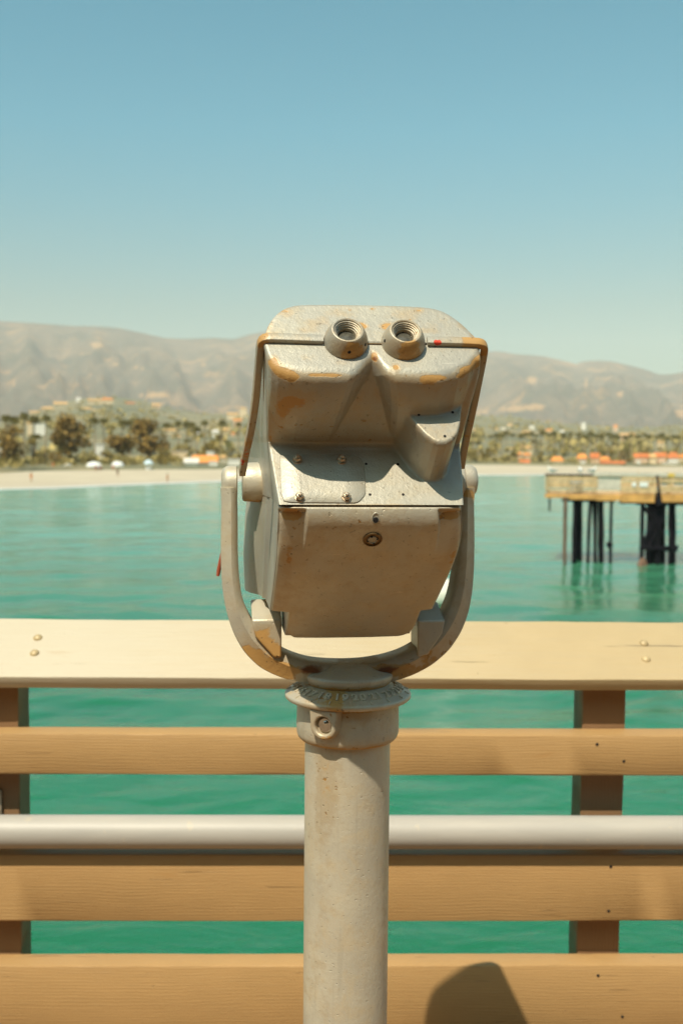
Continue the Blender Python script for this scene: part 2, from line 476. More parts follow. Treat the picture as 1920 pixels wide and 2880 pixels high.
bm.faces.new([bm.verts[i] for i in range(nc_)]); bm.faces.new([bm.verts[(nr_ - 1) * nc_ + i] for i in range(nc_ - 1, -1, -1)])
bmesh.ops.recalc_face_normals(bm, faces=bm.faces); bm.to_mesh(me); bm.free()
X, Y, Z = P[..., 0], P[..., 1], P[..., 2]

def blob(u, v, y, ru, rv=None, pw=1.0, tilt=0.0):   # soft worn patch round a photo point, radii in photo pixels
    c = H(u, v, YM(y)); k = 0.00038; rv = rv or ru
    dx, dz = (X - c[0]) / (ru * k), (Z - c[2]) / (rv * k)
    if tilt: dx, dz = dx * math.cos(tilt) + dz * math.sin(tilt), -dx * math.sin(tilt) + dz * math.cos(tilt)
    return pw * np.exp(-(dx * dx + dz * dz))

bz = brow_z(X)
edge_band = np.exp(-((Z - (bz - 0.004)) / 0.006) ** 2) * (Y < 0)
wear_bounce = 0.40 * edge_band + 0.20 * sstep(0.006, 0.03, bz - Z) * (Z > zC)  # worn brow edge; undersides tinted tan to paint in warm bounce light
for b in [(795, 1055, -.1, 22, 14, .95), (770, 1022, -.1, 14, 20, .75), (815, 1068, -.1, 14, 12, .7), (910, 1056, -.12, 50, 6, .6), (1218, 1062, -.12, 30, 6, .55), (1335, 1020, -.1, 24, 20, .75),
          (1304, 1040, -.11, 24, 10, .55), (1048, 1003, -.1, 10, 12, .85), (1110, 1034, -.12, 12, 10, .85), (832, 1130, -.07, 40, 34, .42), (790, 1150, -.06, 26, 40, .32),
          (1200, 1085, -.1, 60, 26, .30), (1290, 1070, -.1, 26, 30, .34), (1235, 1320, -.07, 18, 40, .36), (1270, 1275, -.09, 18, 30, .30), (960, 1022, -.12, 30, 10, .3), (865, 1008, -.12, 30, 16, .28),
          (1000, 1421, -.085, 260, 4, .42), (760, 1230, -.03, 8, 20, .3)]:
    wear_bounce = wear_bounce + blob(*b)
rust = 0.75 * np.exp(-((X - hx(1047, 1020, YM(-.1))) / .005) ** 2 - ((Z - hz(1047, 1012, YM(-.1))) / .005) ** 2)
set_attr(me, 'wear_bounce', np.clip(wear_bounce, 0, 1)); set_attr(me, 'rust', np.clip(rust, 0, 1))
smooth(me, 50)
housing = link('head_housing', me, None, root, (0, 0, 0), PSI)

def part(mb, name, mats, parent=root, rz=PSI, **kw):
    if parent is root: return mb.build(name, mats, root, rz=rz, **kw)
    return mb.build(name, mats, parent, **kw)        # children of a turned part inherit its turn

def attr_fn(o, name, fn):
    me = o.data
    co = np.empty(len(me.vertices) * 3, np.float32); me.vertices.foreach_get('co', co)
    co = co.reshape(-1, 3)
    set_attr(me, name, np.clip(fn(co[:, 0], co[:, 1], co[:, 2]), 0, 1))

def g3(c, r, pw=1.0):
    r = r if hasattr(r, '__len__') else (r, r, r)
    return lambda x, y, z: pw * np.exp(-((x - c[0]) / r[0]) ** 2 - ((y - c[1]) / r[1]) ** 2 - ((z - c[2]) / r[2]) ** 2)

def gsum(*fs): return lambda x, y, z: sum(f(x, y, z) for f in fs)

# --- top cover: the arched upper half, cast along the sight axis
AX = np.array([0, math.cos(R(37)), -math.sin(R(37))])
arch_px = [(738, 958), (740, 945), (748, 924), (757, 905), (768, 890), (782, 877), (800, 866), (820, 859), (845, 856), (925, 855), (1000, 856), (1088, 857.5), (1150, 859.5),
           (1196, 862), (1225, 866), (1250, 874), (1275, 889), (1297, 906), (1316, 923), (1332, 940), (1343, 952), (1348, 962)]
yt = lambda v: plate(zS) + (968 - v) * 0.00038 * TP
arch = np.array([H(u, v, yt(v)) for u, v in arch_px])
arch[:, 1] = yB + (arch[:, 2] - zB) * TP
def resample(a, n):
    d = np.r_[0, np.cumsum(np.linalg.norm(np.diff(a, axis=0), axis=1))]
    s = np.linspace(0, d[-1], n)
    return np.stack([np.interp(s, d, a[:, k]) for k in range(a.shape[1])], 1)
arch = resample(arch, 90)
for _ in range(4): arch[1:-1] = (arch[:-2] + 2 * arch[1:-1] + arch[2:]) / 4
cen = np.array([arch[:, 0].mean(), 0, zS]); cen[1] = plate(zS)
rings = []
for k in np.linspace(0.0, 0.985, 24): rings.append(cen + (arch - cen) * k)                     # the plate, filled from the middle
rr = 0.007
for t in np.linspace(0, math.pi / 2, 7)[1:]: rings.append(cen + (arch - cen) * (0.985 + 0.015 * math.sin(t)) + AX * rr * (1 - math.cos(t)))
top0 = arch[:, 2].max(); fr_ = rings[-1] - AX * 0
for t in np.linspace(0, 1, 14)[1:]:
    q_ = fr_.copy(); s_ = (q_[:, 2] - zS) / (top0 - zS)
    q_[:, 0] = cen[0] + (q_[:, 0] - cen[0]) * (1 - 0.05 * t) + (0.012 - cen[0]) * t
    q_[:, 1] = q_[:, 1] * (1 - t) + (0.285 + 0.22 * q_[:, 0]) * t
    q_[:, 2] = q_[:, 2] * (1 - t) + t * (EYE - 0.205 + 0.070 * s_)
    rings.append(q_)
last = rings[-1]; lc = last.mean(0)
rings.append(lc + (last - lc) * .93 + [0, .008, 0]); rings.append(lc + (last - lc) * .02 + [0, .010, 0])
TPm = np.array(rings)
me = grid_mesh('top_cover', TPm, M['paint'], closed=True)
bm = bmesh.new(); bm.from_mesh(me); bmesh.ops.remove_doubles(bm, verts=bm.verts, dist=1e-6); bmesh.ops.recalc_face_normals(bm, faces=bm.faces); bm.to_mesh(me); bm.free()
smooth(me, 50)
cover = link('top_cover', me, None, root, (0, 0, 0), PSI)
def Ht(u, v): return H(u, v, yt(v))
attr_fn(cover, 'wear_bounce', gsum(*[g3(Ht(u, v), (ru * .00038, .05, rv * .00038), p) for u, v, ru, rv, p in
    [(800, 876, 26, 14, .55), (752, 915, 12, 22, .6), (762, 942, 18, 8, .7), (1020, 918, 16, 10, .95), (1008, 912, 12, 6, .7), (1088, 918, 20, 12, .95), (1048, 868, 8, 4, .7), (1305, 915, 20, 16, .55),
     (1335, 945, 12, 12, .7), (1180, 872, 14, 8, .6), (960, 880, 60, 20, .30), (900, 910, 60, 18, .33), (1140, 890, 36, 24, .34), (1190, 930, 60, 12, .33), (1230, 900, 40, 20, .25), (860, 930, 50, 10, .3)]]))

# --- flange: the bolted joint between the two halves, along the plate and down both sides
def strip(name, pts, nrm, w, h):
    """rounded bar along pts; nrm: outward direction at every point; w along nrm, h across"""
    pts = np.array(pts, float); nrm = np.array(nrm, float)
    prof = []
    for k in range(14):
        a = 2 * math.pi * k / 14; c, s = math.cos(a), math.sin(a)
        prof.append((np.sign(c) * abs(c) ** 0.28 * w / 2, np.sign(s) * abs(s) ** 0.28 * h / 2))
    V = []
    for i in range(len(pts)):
        t = pts[min(i + 1, len(pts) - 1)] - pts[max(i - 1, 0)]; t /= np.linalg.norm(t)
        n = nrm[i] - t * nrm[i].dot(t); n /= np.linalg.norm(n); b = np.cross(t, n)
        V.append([pts[i] + n * p + b * q for p, q in prof])
    me = grid_mesh(name, np.array(V), M['paint'], closed=True)
    bm = bmesh.new(); bm.from_mesh(me); bm.verts.ensure_lookup_table(); n = 14
    bm.faces.new([bm.verts[i] for i in range(n)]); bm.faces.new([bm.verts[(len(pts) - 1) * n + i] for i in range(n - 1, -1, -1)])
    bmesh.ops.recalc_face_normals(bm, faces=bm.faces); bm.to_mesh(me); bm.free(); smooth(me, 45)
    return me
PN = np.array([0, -math.cos(R(37)), math.sin(R(37))])
def flange(side):
    if side < 0:
        top = [H(u, v, plate(zS) + .0005) for u, v in ((908, 957), (850, 955), (790, 952.5), (748, 951))]
        cor = [H(739, 952, plate(zS) - .001), H(733, 960, plate(zS) + .006)]
        dn = [H(u, v, YM(y)) for u, v, y in ((729, 1000, -.083), (724, 1060, -.068), (719, 1120, -.052), (712, 1170, -.034), (704, 1215, -.014), (695, 1255, .008), (688, 1288, .030), (681, 1330, .055))]
    else:
        top = [H(u, v, plate(zS) + .0005) for u, v in ((1200, 961), (1260, 962), (1310, 963.5), (1348, 965))]
        cor = [H(1358, 966, plate(zS) - .001), H(1363, 975, plate(zS) + .006)]
        dn = [H(u, v, YM(y)) for u, v, y in ((1357, 1010, -.083), (1345, 1070, -.066), (1333, 1130, -.046), (1321, 1185, -.022), (1311, 1230, .002), (1303, 1270, .026), (1297, 1310, .05))]
    pts = resample(np.array(top + cor + dn), 60)
    for _ in range(3): pts[1:-1] = (pts[:-2] + 2 * pts[1:-1] + pts[2:]) / 4
    nrm = []
    for i, p in enumerate(pts):
        k = sstep(plate(zS) - .002, plate(zS) + .02, p[1])
        nrm.append(PN * (1 - k) + np.array([side, -0.15, 0.0]) * k)
    return link('flange', strip('flange', pts, nrm, 0.0078, 0.0100), None, root, (0, 0, 0), PSI)
fL, fR = flange(-1), flange(1)
attr_fn(fL, 'wear_bounce', lambda x, y, z: 0.16 + 0.34 * sstep(YM(-0.1), YM(-0.02), y) + g3(H(735, 952, YM(-.1)), .012, .6)(x, y, z))
attr_fn(fL, 'red', gsum(g3(H(694, 1262, YM(.012)), (.008, .02, .009), .62), g3(H(686, 1300, YM(.035)), (.007, .02, .010), .66)))
attr_fn(fR, 'wear_bounce', lambda x, y, z: 0.14 + 0.30 * sstep(YM(-0.1), YM(-0.02), y) + g3(H(1340, 965, YM(-.1)), .022, .75)(x, y, z))
attr_fn(fR, 'red', g3(H(1226, 964, YM(-.106)), (.0062, .02, .0045), 0.85))
mb = MB()
mb.tube([H(1003, 966, plate(zS) - .0005), H(1074, 967.5, plate(zS) - .0005)], 0.0010, 8)   # the joint line between the eyepieces
part(mb, 'joint_seam', M['bronze'])

# --- eyepieces
def axis_matrix(base, axis):
    q = Vector(axis).to_track_quat('Z', 'Y')
    return Matrix.Translation(base) @ q.to_matrix().to_4x4()
for cu, cv, bu, bv in ((981, 941, 972, 963), (1137, 944, 1133, 966)):
    b = H(bu, bv, plate(zS) - .0); b[1] = plate(b[2])
    ax = Vector(PN)
    Mx = axis_matrix(Vector(b) - ax * 0.002, ax) @ Matrix.Scale(HS, 4)
    mb = MB(); mb.lathe([(0.0268, 0), (0.0270, 0.004), (0.0263, 0.0085), (0.0243, 0.0150), (0.0218, 0.0205), (0.0200, 0.0235), (0.0190, 0.0246), (0.0178, 0.0248), (0.0166, 0.0240), (0.0163, 0.0225),
                         (0.0150, 0.0222), (0.0149, 0.0205), (0.0138, 0.0202), (0.0137, 0.0182), (0.0126, 0.0179), (0.0125, 0.0158), (0.0112, 0.0150), (0.0108, 0.0090), (0.0, 0.0088)], 64, Mx)
    e = part(mb, 'eyepiece', M['paint'], ang=28)
    attr_fn(e, 'wear_bounce', lambda x, y, z, b=b: 0.26 + 0.60 * np.exp(-((x - b[0] - .004) / .013) ** 2) * sstep(b[2] + .008, b[2] - .012, z))
    mb = MB(); mb.lathe([(0.0, 0.0118), (0.006, 0.0115), (0.0107, 0.0100)], 40, Mx)
    lens = part(mb, 'lens', None, e) if False else mb.build('lens', plain('lens_glass', (0.10, 0.095, 0.075), 0.08, 0.1, 0.4, 220) if 'lens_glass' not in bpy.data.materials else bpy.data.materials['lens_glass'], e)
    for du, dv, yy in (((0, 38, 0), (44, 20, 0)) if cu < 1000 else ((-44, -2, 0), (-200, 0, 1))):
        if yy: continue
        c = H(cu + du, cv + dv, b[1] - .0190 if dv > 30 else b[1] - 0.016)
        # seat the screw hole on the sleeve
        rel = Vector(c) - (Vector(b) - ax * 0.002); hgt = 0.0125 * HS; rad = rel - ax * rel.dot(ax)
        rad.normalize(); p = Vector(b) - ax * 0.002 + ax * hgt + rad * 0.0249 * HS
        nn = (rad * 0.94 + ax * 0.34).normalized()
        mb = MB(); mb.lathe([(0.0, 0.0004), (0.0016, 0.0004), (0.0019, 0.0)], 14, axis_matrix(p, nn))
        mb.build('screw_hole', M['hole'], e)

# --- bolted access plate with four nuts
def on_panel(u, v):
    y = yP
    for _ in range(12):
        p = H(u, v, y); y = yP + (p[2] - zP) * mP
    return np.array([p[0], y, p[2]])
pn = np.array([0, -1.0, mP]); pn /= np.linalg.norm(pn)
ol = [(798, 1410), (790, 1390), (788, 1340), (787, 1283), (800, 1280), (960, 1280), (995, 1281), (1014, 1290), (1024, 1310), (1026, 1340), (1028, 1384), (1024, 1396), (1012, 1410), (1000, 1416), (850, 1415), (812, 1414)]
a = resample(np.array([on_panel(*q) for q in ol + ol[:1]]), 90)[:-1]
c0 = a.mean(0)
V = np.array([c0 + (a - c0) * 0.02 + pn * .0016, c0 + (a - c0) * 0.5 + pn * .0016, c0 + (a - c0) * 0.985 + pn * .0016, c0 + (a - c0) * 0.996 + pn * .0012, c0 + (a - c0) + pn * .0004, c0 + (a - c0) - pn * .001])
me = grid_mesh('access_plate', V, M['paint'], closed=True)
bm = bmesh.new(); bm.from_mesh(me); bm.verts.ensure_lookup_table(); bm.faces.new([bm.verts[i] for i in range(len(a))]); bmesh.ops.recalc_face_normals(bm, faces=bm.faces); bm.to_mesh(me); bm.free()
smooth(me, 50)
aplate = link('access_plate', me, None, root, (0, 0, 0), PSI)
for u, v in ((835, 1296), (960, 1297), (842, 1402), (973, 1402)):
    p = Vector(on_panel(u, v)) + Vector(pn) * 0.001
    Mx = axis_matrix(p, Vector(pn)) @ Matrix.Scale(0.95, 4)
    mb = MB()
    mb.lathe([(0.0058, 0), (0.0060, .0006), (0.0056, .0012)], 24, Mx)
    hexp = [(0.0050, .0012), (0.0053, .0020), (0.0053, .0050), (0.0046, .0060)]
    mb.lathe(hexp, 6, Mx @ Matrix.Rotation(random.random(), 4, 'Z'))
    mb.lathe([(0.0042, .0060), (0.0036, .0068), (0.0030, .0068)], 20, Mx)
    mb.lathe([(0.0026, .0060), (0.0026, .0092), (0.0020, .0100), (0.0, .0101)], 14, Mx)
    mb.build('nut', M['bolt'], aplate, ang=25)
for u, v in ((1029, 1305), (1118, 1306), (1040, 1391), (1133, 1391)):
    p = Vector(on_panel(u, v)) + Vector(pn) * 0.0003
    mb = MB(); mb.lathe([(0.0, 0.0005), (0.0013, 0.0005), (0.0016, 0.0)], 12, axis_matrix(p, Vector(pn)))
    mb.build('screw_hole', M['hole'], housing)
for u, v in ((1177, 1167), (1272, 1160), (1250, 1227)):
    y = yL
    for _ in range(15):
        p = H(u, v, y); y = 0.5 * y + 0.5 * float(front(np.array([p[0]]), np.array([p[2]]))[0])
    mb = MB(); mb.lathe([(0.0, 0.0006), (0.0013, 0.0006), (0.0016, 0.0)], 12, axis_matrix(Vector((p[0], y, p[2])) + Vector(pn) * 0.0004, Vector(pn)))
    mb.build('screw_hole', M['hole'], housing)

# --- coin door
zr = np.concatenate([np.linspace(zP - 0.0022, zP - 0.012, 14), np.linspace(zP - 0.0125, zD1, 80), np.linspace(zD1 - 0.0012, zD2, 34)])
Pd = []
for z in zr:
    xl, xr = float(edgeL(z)) + .0012, float(edgeR(z)) - .0012
    if z < zD1:
        k = min(1, (zD1 - z) / .012); r = 0.010
        bend = 0.012 * max(0, 1 - (z - zD2) / .02) ** 2
        xl, xr = xl2 + bend, xr2 - bend
    x = np.linspace(xl, xr, 170); zz = np.full_like(x, z)
    y = door(np.clip(x, edgeL(z) + .001, edgeR(z) - .001), zz)
    d = np.minimum(x - xl, xr - x); r = 0.004
    t = np.clip(1 - d / r, 0, 1); y = y + r * (1 - np.sqrt(1 - t * t))
    if z < zD2 + .008: y = y + .010 * (1 - (z - zD2) / .008) ** 2
    zt = zz.copy()
    lo = np.concatenate([[[xl - .0002, y[0] + .012, z]], np.stack([x, y, zt], 1), [[xr + .0002, y[-1] + .012, z]]])
    Pd.append(lo)
Pd = np.array(Pd)
topr = Pd[0].copy(); topr[:, 1] += .012; botr = Pd[-1].copy(); botr[:, 1] += .03
Pd = np.concatenate([topr[None], Pd, botr[None]])
me = grid_mesh('coin_door', Pd, M['paint_lifted'])
bm = bmesh.new(); bm.from_mesh(me); bmesh.ops.recalc_face_normals(bm, faces=bm.faces)
f0 = max(bm.faces, key=lambda f: -f.calc_center_median().y)
if f0.normal.y > 0: bmesh.ops.reverse_faces(bm, faces=bm.faces)
bm.to_mesh(me); bm.free()
X, Y, Z = Pd[..., 0], Pd[..., 1], Pd[..., 2]
w = blob(815, 1448, -.08, 30, 20, .85) + blob(1270, 1450, -.08, 34, 16, .85) + blob(805, 1560, .01, 16, 60, .40) + blob(1255, 1560, .01, 28, 70, .38) + blob(885, 1450, -.08, 60, 14, .2) + blob(840, 1540, -.05, 60, 50, .2) + blob(1040, 1475, -.07, 260, 14, .20) + 0.13
set_attr(me, 'wear_bounce', np.clip(w, 0, 1)); smooth(me, 60)
cdoor = link('coin_door', me, None, root, (0, 0, 0), PSI)
def on_door(u, v):
    y = yP
    for _ in range(25):
        p = H(u, v, y); y = 0.5 * y + 0.5 * float(door(np.array([p[0]]), np.array([p[2]]))[0])
    e = 1e-3; x, z = p[0], p[2]
    g = lambda a, b: float(door(np.array([a]), np.array([b]))[0])
    n = Vector(((g(x + e, z) - g(x - e, z)) / (2 * e), -1, (g(x, z + e) - g(x, z - e)) / (2 * e))).normalized()
    return Vector((x, y, z)), n
p, n = on_door(1047, 1516)
mb = MB(); Mx = axis_matrix(p + n * .0004, n) @ Matrix.Scale(HS, 4)
mb.lathe([(0.0122, -.001), (0.0124, .0010), (0.0118, .0018), (0.0106, .0018), (0.0102, .0004), (0.0, .0004)], 48, Mx)
lock = mb.build('door_lock', M['bronze'], cdoor)
mb = MB(); mb.lathe([(0.0062, -.001), (0.0062, .0016), (0.0050, .0022), (0.0047, .0014), (0.0, .0014)], 40, Mx); 
mb.build('lock_core', M['paint'], lock)
mb = MB()
for k in range(4):
    a_ = k * math.pi / 2 + 0.3
    mb.box(Mx @ Vector((0.0062 * math.cos(a_), 0.0062 * math.sin(a_), .0016)), (.0016, .0016, .0016), rz=a_)
mb.build('lock_notch', M['hole'], lock)
p, n = on_door(1056, 1457)
mb = MB(); mb.lathe([(0.0058, -.0005), (0.0052, .0006), (0.0044, .0004), (0.0030, -.0004)], 28, axis_matrix(p + n * .0002, n) @ Matrix.Diagonal((0.75, 1.15, 1, 1)))
part(mb, 'keyhole_rim', M['paint'], cdoor)
mb = MB(); mb.lathe([(0.0, .0006), (0.0026, .0006), (0.0032, .0)], 20, axis_matrix(p + n * .0003 - Vector((0, 0, .002)), n))
part(mb, 'keyhole', M['hole'], cdoor)

# --- trunnion bosses on the head
zT = hz(660, 1356, 0)
for side, x0, x1 in ((-1, hx(682, 1356, -.012), hx(745, 1356, .0)), (1, hx(1300, 1356, .0), hx(1262, 1356, .0))):
    mb = MB()
    Mx = axis_matrix(Vector((x0, 0.002, zT)), Vector((1 if side < 0 else -1, 0, 0)))
    L = abs(x1 - x0)
    mb.lathe([(0.0, 0), (0.0215, 0), (0.0245, .0012), (0.0255, .004), (0.0262, L * .6), (0.0268, L + .006), (0.030, L + .030)], 48, Mx)
    o = part(mb, 'trunnion_boss', M['paint_lifted'])
    attr_fn(o, 'wear_bounce', lambda x, y, z: 0.62 * sstep(zT - .012, zT - .026, z))

# --- yoke: the U-shaped fork
outer = [(620, 1372), (623, 1410), (622, 1470), (621, 1540), (622, 1610), (626, 1665), (637, 1724), (657, 1784), (686, 1836), (730, 1880), (788, 1908), (850, 1923), (915, 1934), (978, 1938),
         (1045, 1934), (1105, 1920), (1162, 1902), (1218, 1872), (1266, 1830), (1300, 1778), (1321, 1720), (1331, 1657), (1335, 1590), (1336, 1520), (1335, 1450), (1334, 1405), (1338, 1372)]
inner = [(667, 1372), (668, 1410), (669, 1470), (669, 1540), (671, 1605), (676, 1650), (683, 1697), (704, 1742), (733, 1785), (770, 1822), (818, 1848), (868, 1864), (922, 1870), (978, 1871),
         (1032, 1868), (1088, 1858), (1136, 1843), (1182, 1818), (1220, 1783), (1250, 1740), (1272, 1695), (1285, 1645), (1292, 1590), (1296, 1520), (1298, 1450), (1299, 1405), (1299, 1372)]
O = resample(np.array([H(u, v, -.020) for u, v in outer]), 120)
# pair by sampled angle: resample the inner line to the same count
I = resample(np.array([H(u, v, -.020) for u, v in inner]), 120)
for arr in (O, I):
    for _ in range(3): arr[1:-1] = (arr[:-2] + 2 * arr[1:-1] + arr[2:]) / 4
dep = 0.050
V = []
for i in range(120):
    o_, i_ = O[i], I[i]
    m6 = o_ + (i_ - o_) * 0.60
    ring = [o_ + [0, .005, 0], o_ + (i_ - o_) * .04 + [0, .0015, 0], o_ + (i_ - o_) * .56 + [0, -.0028, 0], m6 + [0, -.0036, 0], o_ + (i_ - o_) * .66 + [0, -.0032, 0], o_ + (i_ - o_) * .95 + [0, .0025, 0], i_ + [0, .006, 0],
            i_ + [0, dep - .004, 0], i_ + (o_ - i_) * .1 + [0, dep, 0], o_ + (i_ - o_) * .1 + [0, dep, 0], o_ + [0, dep - .004, 0]]
    V.append(ring)
me = grid_mesh('yoke', np.array(V), M['paint_lifted'], closed=True)
bm = bmesh.new(); bm.from_mesh(me); bm.verts.ensure_lookup_table(); n = 11
bm.faces.new([bm.verts[i] for i in range(n)]); bm.faces.new([bm.verts[119 * n + i] for i in range(n - 1, -1, -1)])
bmesh.ops.recalc_face_normals(bm, faces=bm.faces); bm.to_mesh(me); bm.free(); smooth(me, 38)
yoke = link('yoke', me, None, root, (0, 0, 0), PSI)
attr_fn(yoke, 'wear_bounce', gsum(g3(H(720, 1860, -.02), (.02, .05, .02), .7), g3(H(790, 1890, -.02), (.035, .05, .014), .8), g3(H(1100, 1890, -.02), (.04, .05, .012), .75), g3(H(1315, 1390, -.02), (.02, .05, .012), .55),
        g3(H(690, 1840, -.02), (.006, .03, .012), .9), g3(H(1200, 1850, -.02), (.03, .05, .02), .35), lambda x, y, z: .14 + 0 * x))
attr_fn(yoke, 'rust', gsum(g3(H(880, 1882, -.02), (.026, .05, .008), .95), g3(H(1090, 1885, -.02), (.028, .05, .009), .9), g3(H(985, 1900, -.03), (.008, .05, .006), .7)))
# arm ends
for side, (u0, u1, vc, ru) in ((-1, (622, 668, 1358, 0.0225)), (1, (1346, 1304, 1352, 0.0215))):
    y0 = 0.002
    xa, xb = hx(u0, vc, -.012), hx(u1, vc, -.012)
    L = abs(xb - xa); sg = 1 if xb > xa else -1
    mb = MB(); Mx = axis_matrix(Vector((xa, y0, hz(u0, vc, 0))), Vector((sg, 0, 0)))
    mb.lathe([(0.0, 0), (ru * .55, .0003), (ru * .82, .0022), (ru * .97, .0065), (ru, .011), (ru, L - .0015), (ru - .002, L), (0, L)], 48, Mx)
    o = mb.build('arm_end', M['paint_lifted'], yoke)
    zc_ = hz(u0, vc, 0)
    attr_fn(o, 'wear_bounce', lambda x, y, z, zc_=zc_, side=side: (0.55 if side > 0 else 0.34) * sstep(zc_ + .004, zc_ - .02, z))
mb = MB(); mb.tube([H(624, 1556, .036), H(620, 1580, .038), H(615, 1606, .040), H(613, 1620, .040)], [.0020, .0026, .0028, .0022], 10)
M['red_paint'] = plain('red_paint', (0.40, 0.085, 0.035), 0.6)
mb.build('red_tab', M['red_paint'], yoke)
# stop lugs inside the fork
def lug(pts_front, y0, y1, topback, name='stop_lug'):
    f = [H(u, v, y0) for u, v in pts_front]; b = [np.array([p[0], y1, p[2]]) for p in f]
    for i in topback: b[i] = b[i] + np.array([0, 0, topback[i]])
    n = len(f); mb = MB()
    mb.add(f + b, [tuple(range(n)), tuple(range(2 * n - 1, n - 1, -1))] + [(i, n + i, n + (i + 1) % n, (i + 1) % n) for i in range(n)])
    return mb.build(name, M['paint_lifted'], yoke, bevel=0.0025, seg=3)
lg = lug([(708, 1744), (792, 1742), (792, 1850), (770, 1850), (718, 1790)], -.028, .026, {0: .020, 1: .020})
attr_fn(lg, 'wear_bounce', lambda x, y, z: 0.85 * sstep(hz(750, 1748, -.026), hz(750, 1756, -.026), z) + 0 * x)
lg2 = lug([(1174, 1746), (1252, 1744), (1244, 1782), (1204, 1842), (1174, 1850)], -.024, .026, {0: .018, 1: .018})

# --- hub, dial, collar, post (turned about the post's own axis)
zr_ = at(978, 1989, YP - .084).z                 # dial rim height
zhub = at(978, 1945, YP - .056).z
zht = at(978, 1888, YP - .045).z
mb = MB(); mb.lathe([(0.030, zr_ + .010), (0.050, zr_ + .014), (0.050, zhub - .001), (0.0535, zhub - .0012), (0.0570, zhub + .002), (0.0600, zhub + .0075), (0.0610, zhub + .0120), (0.0600, zhub + .0140), (0.0560, zhub + .0158), (0.049, zhub + .0175), (0.041, zhub + .0200), (0.034, zhub + .0235), (0.028, zhub + .0265), (0.0, zhub + .0270)], 96)
hub = mb.build('yoke_hub', M['paint_lifted'], root, rz=PSI, ang=50)
attr_fn(hub, 'rust', gsum(g3((-.045, -.045, zhub + .022), (.02, .03, .006), .85), g3((.042, -.044, zhub + .022), (.018, .03, .006), .85), g3((.008, -.06, zhub + .022), (.007, .02, .005), .75)))
attr_fn(hub, 'wear_bounce', lambda x, y, z: 0.70 * np.exp(-((z - zhub - .0005) / .004) ** 2) + .1)
mb = MB(); mb.lathe([(0.048, zr_ + .0165), (0.052, zr_ + .0145), (0.0825, zr_ + .0012), (0.0842, zr_ - .0002), (0.0846, zr_ - .002), (0.0842, zr_ - .0052), (0.0825, zr_ - .0068), (0.066, zr_ - .0085)], 128)
dial = mb.build('bearing_dial', M['paint_lifted'], root, ang=40)
attr_fn(dial, 'wear_bounce', lambda x, y, z: 0.12 + 0.5 * np.exp(-((x + .012) / .016) ** 2) * (y < 0) + 0.30 * np.exp(-((x + .04) / .02) ** 2) * (y < 0))
# raised bearing numbers and tick marks round the dial
slope = math.atan2(0.0133, 0.0305)
dg = None
tv, tf = [], []
def add_text(s, ang):
    cu = bpy.data.curves.new('number', 'FONT'); cu.body = s; cu.size = 0.0175; cu.extrude = 0.0016; cu.bevel_depth = 0.0004; cu.align_x = 'CENTER'; cu.align_y = 'BOTTOM'; cu.space_character = 1.15; cu.resolution_u = 4
    to = bpy.data.objects.new('number', cu); COL.objects.link(to)
    bpy.context.view_layer.update()
    tm = bpy.data.meshes.new_from_object(to.evaluated_get(bpy.context.evaluated_depsgraph_get()))
    Mt = Matrix.Rotation(ang, 4, 'Z') @ Matrix.Translation((0, -0.0765, zr_ + .0040)) @ Matrix.Rotation(slope, 4, 'X')
    n = len(tv)
    tv.extend([tuple(Mt @ v.co) for v in tm.vertices]); tf.extend([tuple(i + n for i in p.vertices) for p in tm.polygons])
    bpy.data.objects.remove(to); bpy.data.curves.remove(cu); bpy.data.meshes.remove(tm)
for k in range(19):
    num = 20 + k - 9
    a_ = R(11.5 + (num - 20) * 19.2)
    if abs(a_) < R(178): add_text(str(num), a_)
mbt = MB(); mbt.add(tv, tf)
for k in range(19):
    a_ = R(1.9 + (k - 9) * 19.2)
    c, s = math.sin(a_), -math.cos(a_)
    mbt.box((c * 0.0795, s * 0.0795, zr_ + .0030), (.0012, .0065, .0022), rz=a_, rx=slope)
nums = mbt.build('dial_numbers', M['paint_lifted_pole'], dial, ang=30)
attr_fn(nums, 'wear_bounce', lambda x, y, z: 0.05 + 0 * x)

zc0 = at(978, 2112, YP - .068).z
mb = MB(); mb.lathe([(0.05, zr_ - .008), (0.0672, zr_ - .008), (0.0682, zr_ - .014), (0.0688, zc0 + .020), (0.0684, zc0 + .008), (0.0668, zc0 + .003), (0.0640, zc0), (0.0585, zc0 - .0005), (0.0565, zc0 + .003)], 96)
collar = mb.build('collar', M['paint_lifted'], root, ang=40)
attr_fn(collar, 'wear_bounce', lambda x, y, z: 0.80 * np.exp(-((z - zr_ + .0095) / .004) ** 2) * (x > -.01) + 0.55 * np.exp(-((z - zc0 - .0005) / .0045) ** 2) + 0.12)
# boss with the barrel lock
pa = R(-24)
Mb = Matrix.Rotation(pa, 4, 'Z')
zl = at(920, 2050, YP - .085).z
prof = [(-.0190, zr_ - .0075), (.0190, zr_ - .0075), (.0178, zl + .002)]
prof += [(.0178 * math.cos(t), zl - .0178 * math.sin(t)) for t in np.linspace(0.05, math.pi - 0.05, 18)]
prof += [(-.0178, zl + .002)]
fr = [Mb @ Vector((x, -.0795, z)) for x, z in prof]; bk = [Mb @ Vector((x * 1.12, -.060, z - (.003 if z < zl else 0))) for x, z in prof]
n = len(prof)
hole = [Mb @ Vector((.0118 * math.cos(t), -.0795, zl + .0118 * math.sin(t))) for t in np.linspace(0, 2 * math.pi, 28, endpoint=False)]
hole2 = [Mb @ Vector((.0112 * math.cos(t), -.0700, zl + .0112 * math.sin(t))) for t in np.linspace(0, 2 * math.pi, 28, endpoint=False)]
bm = bmesh.new()
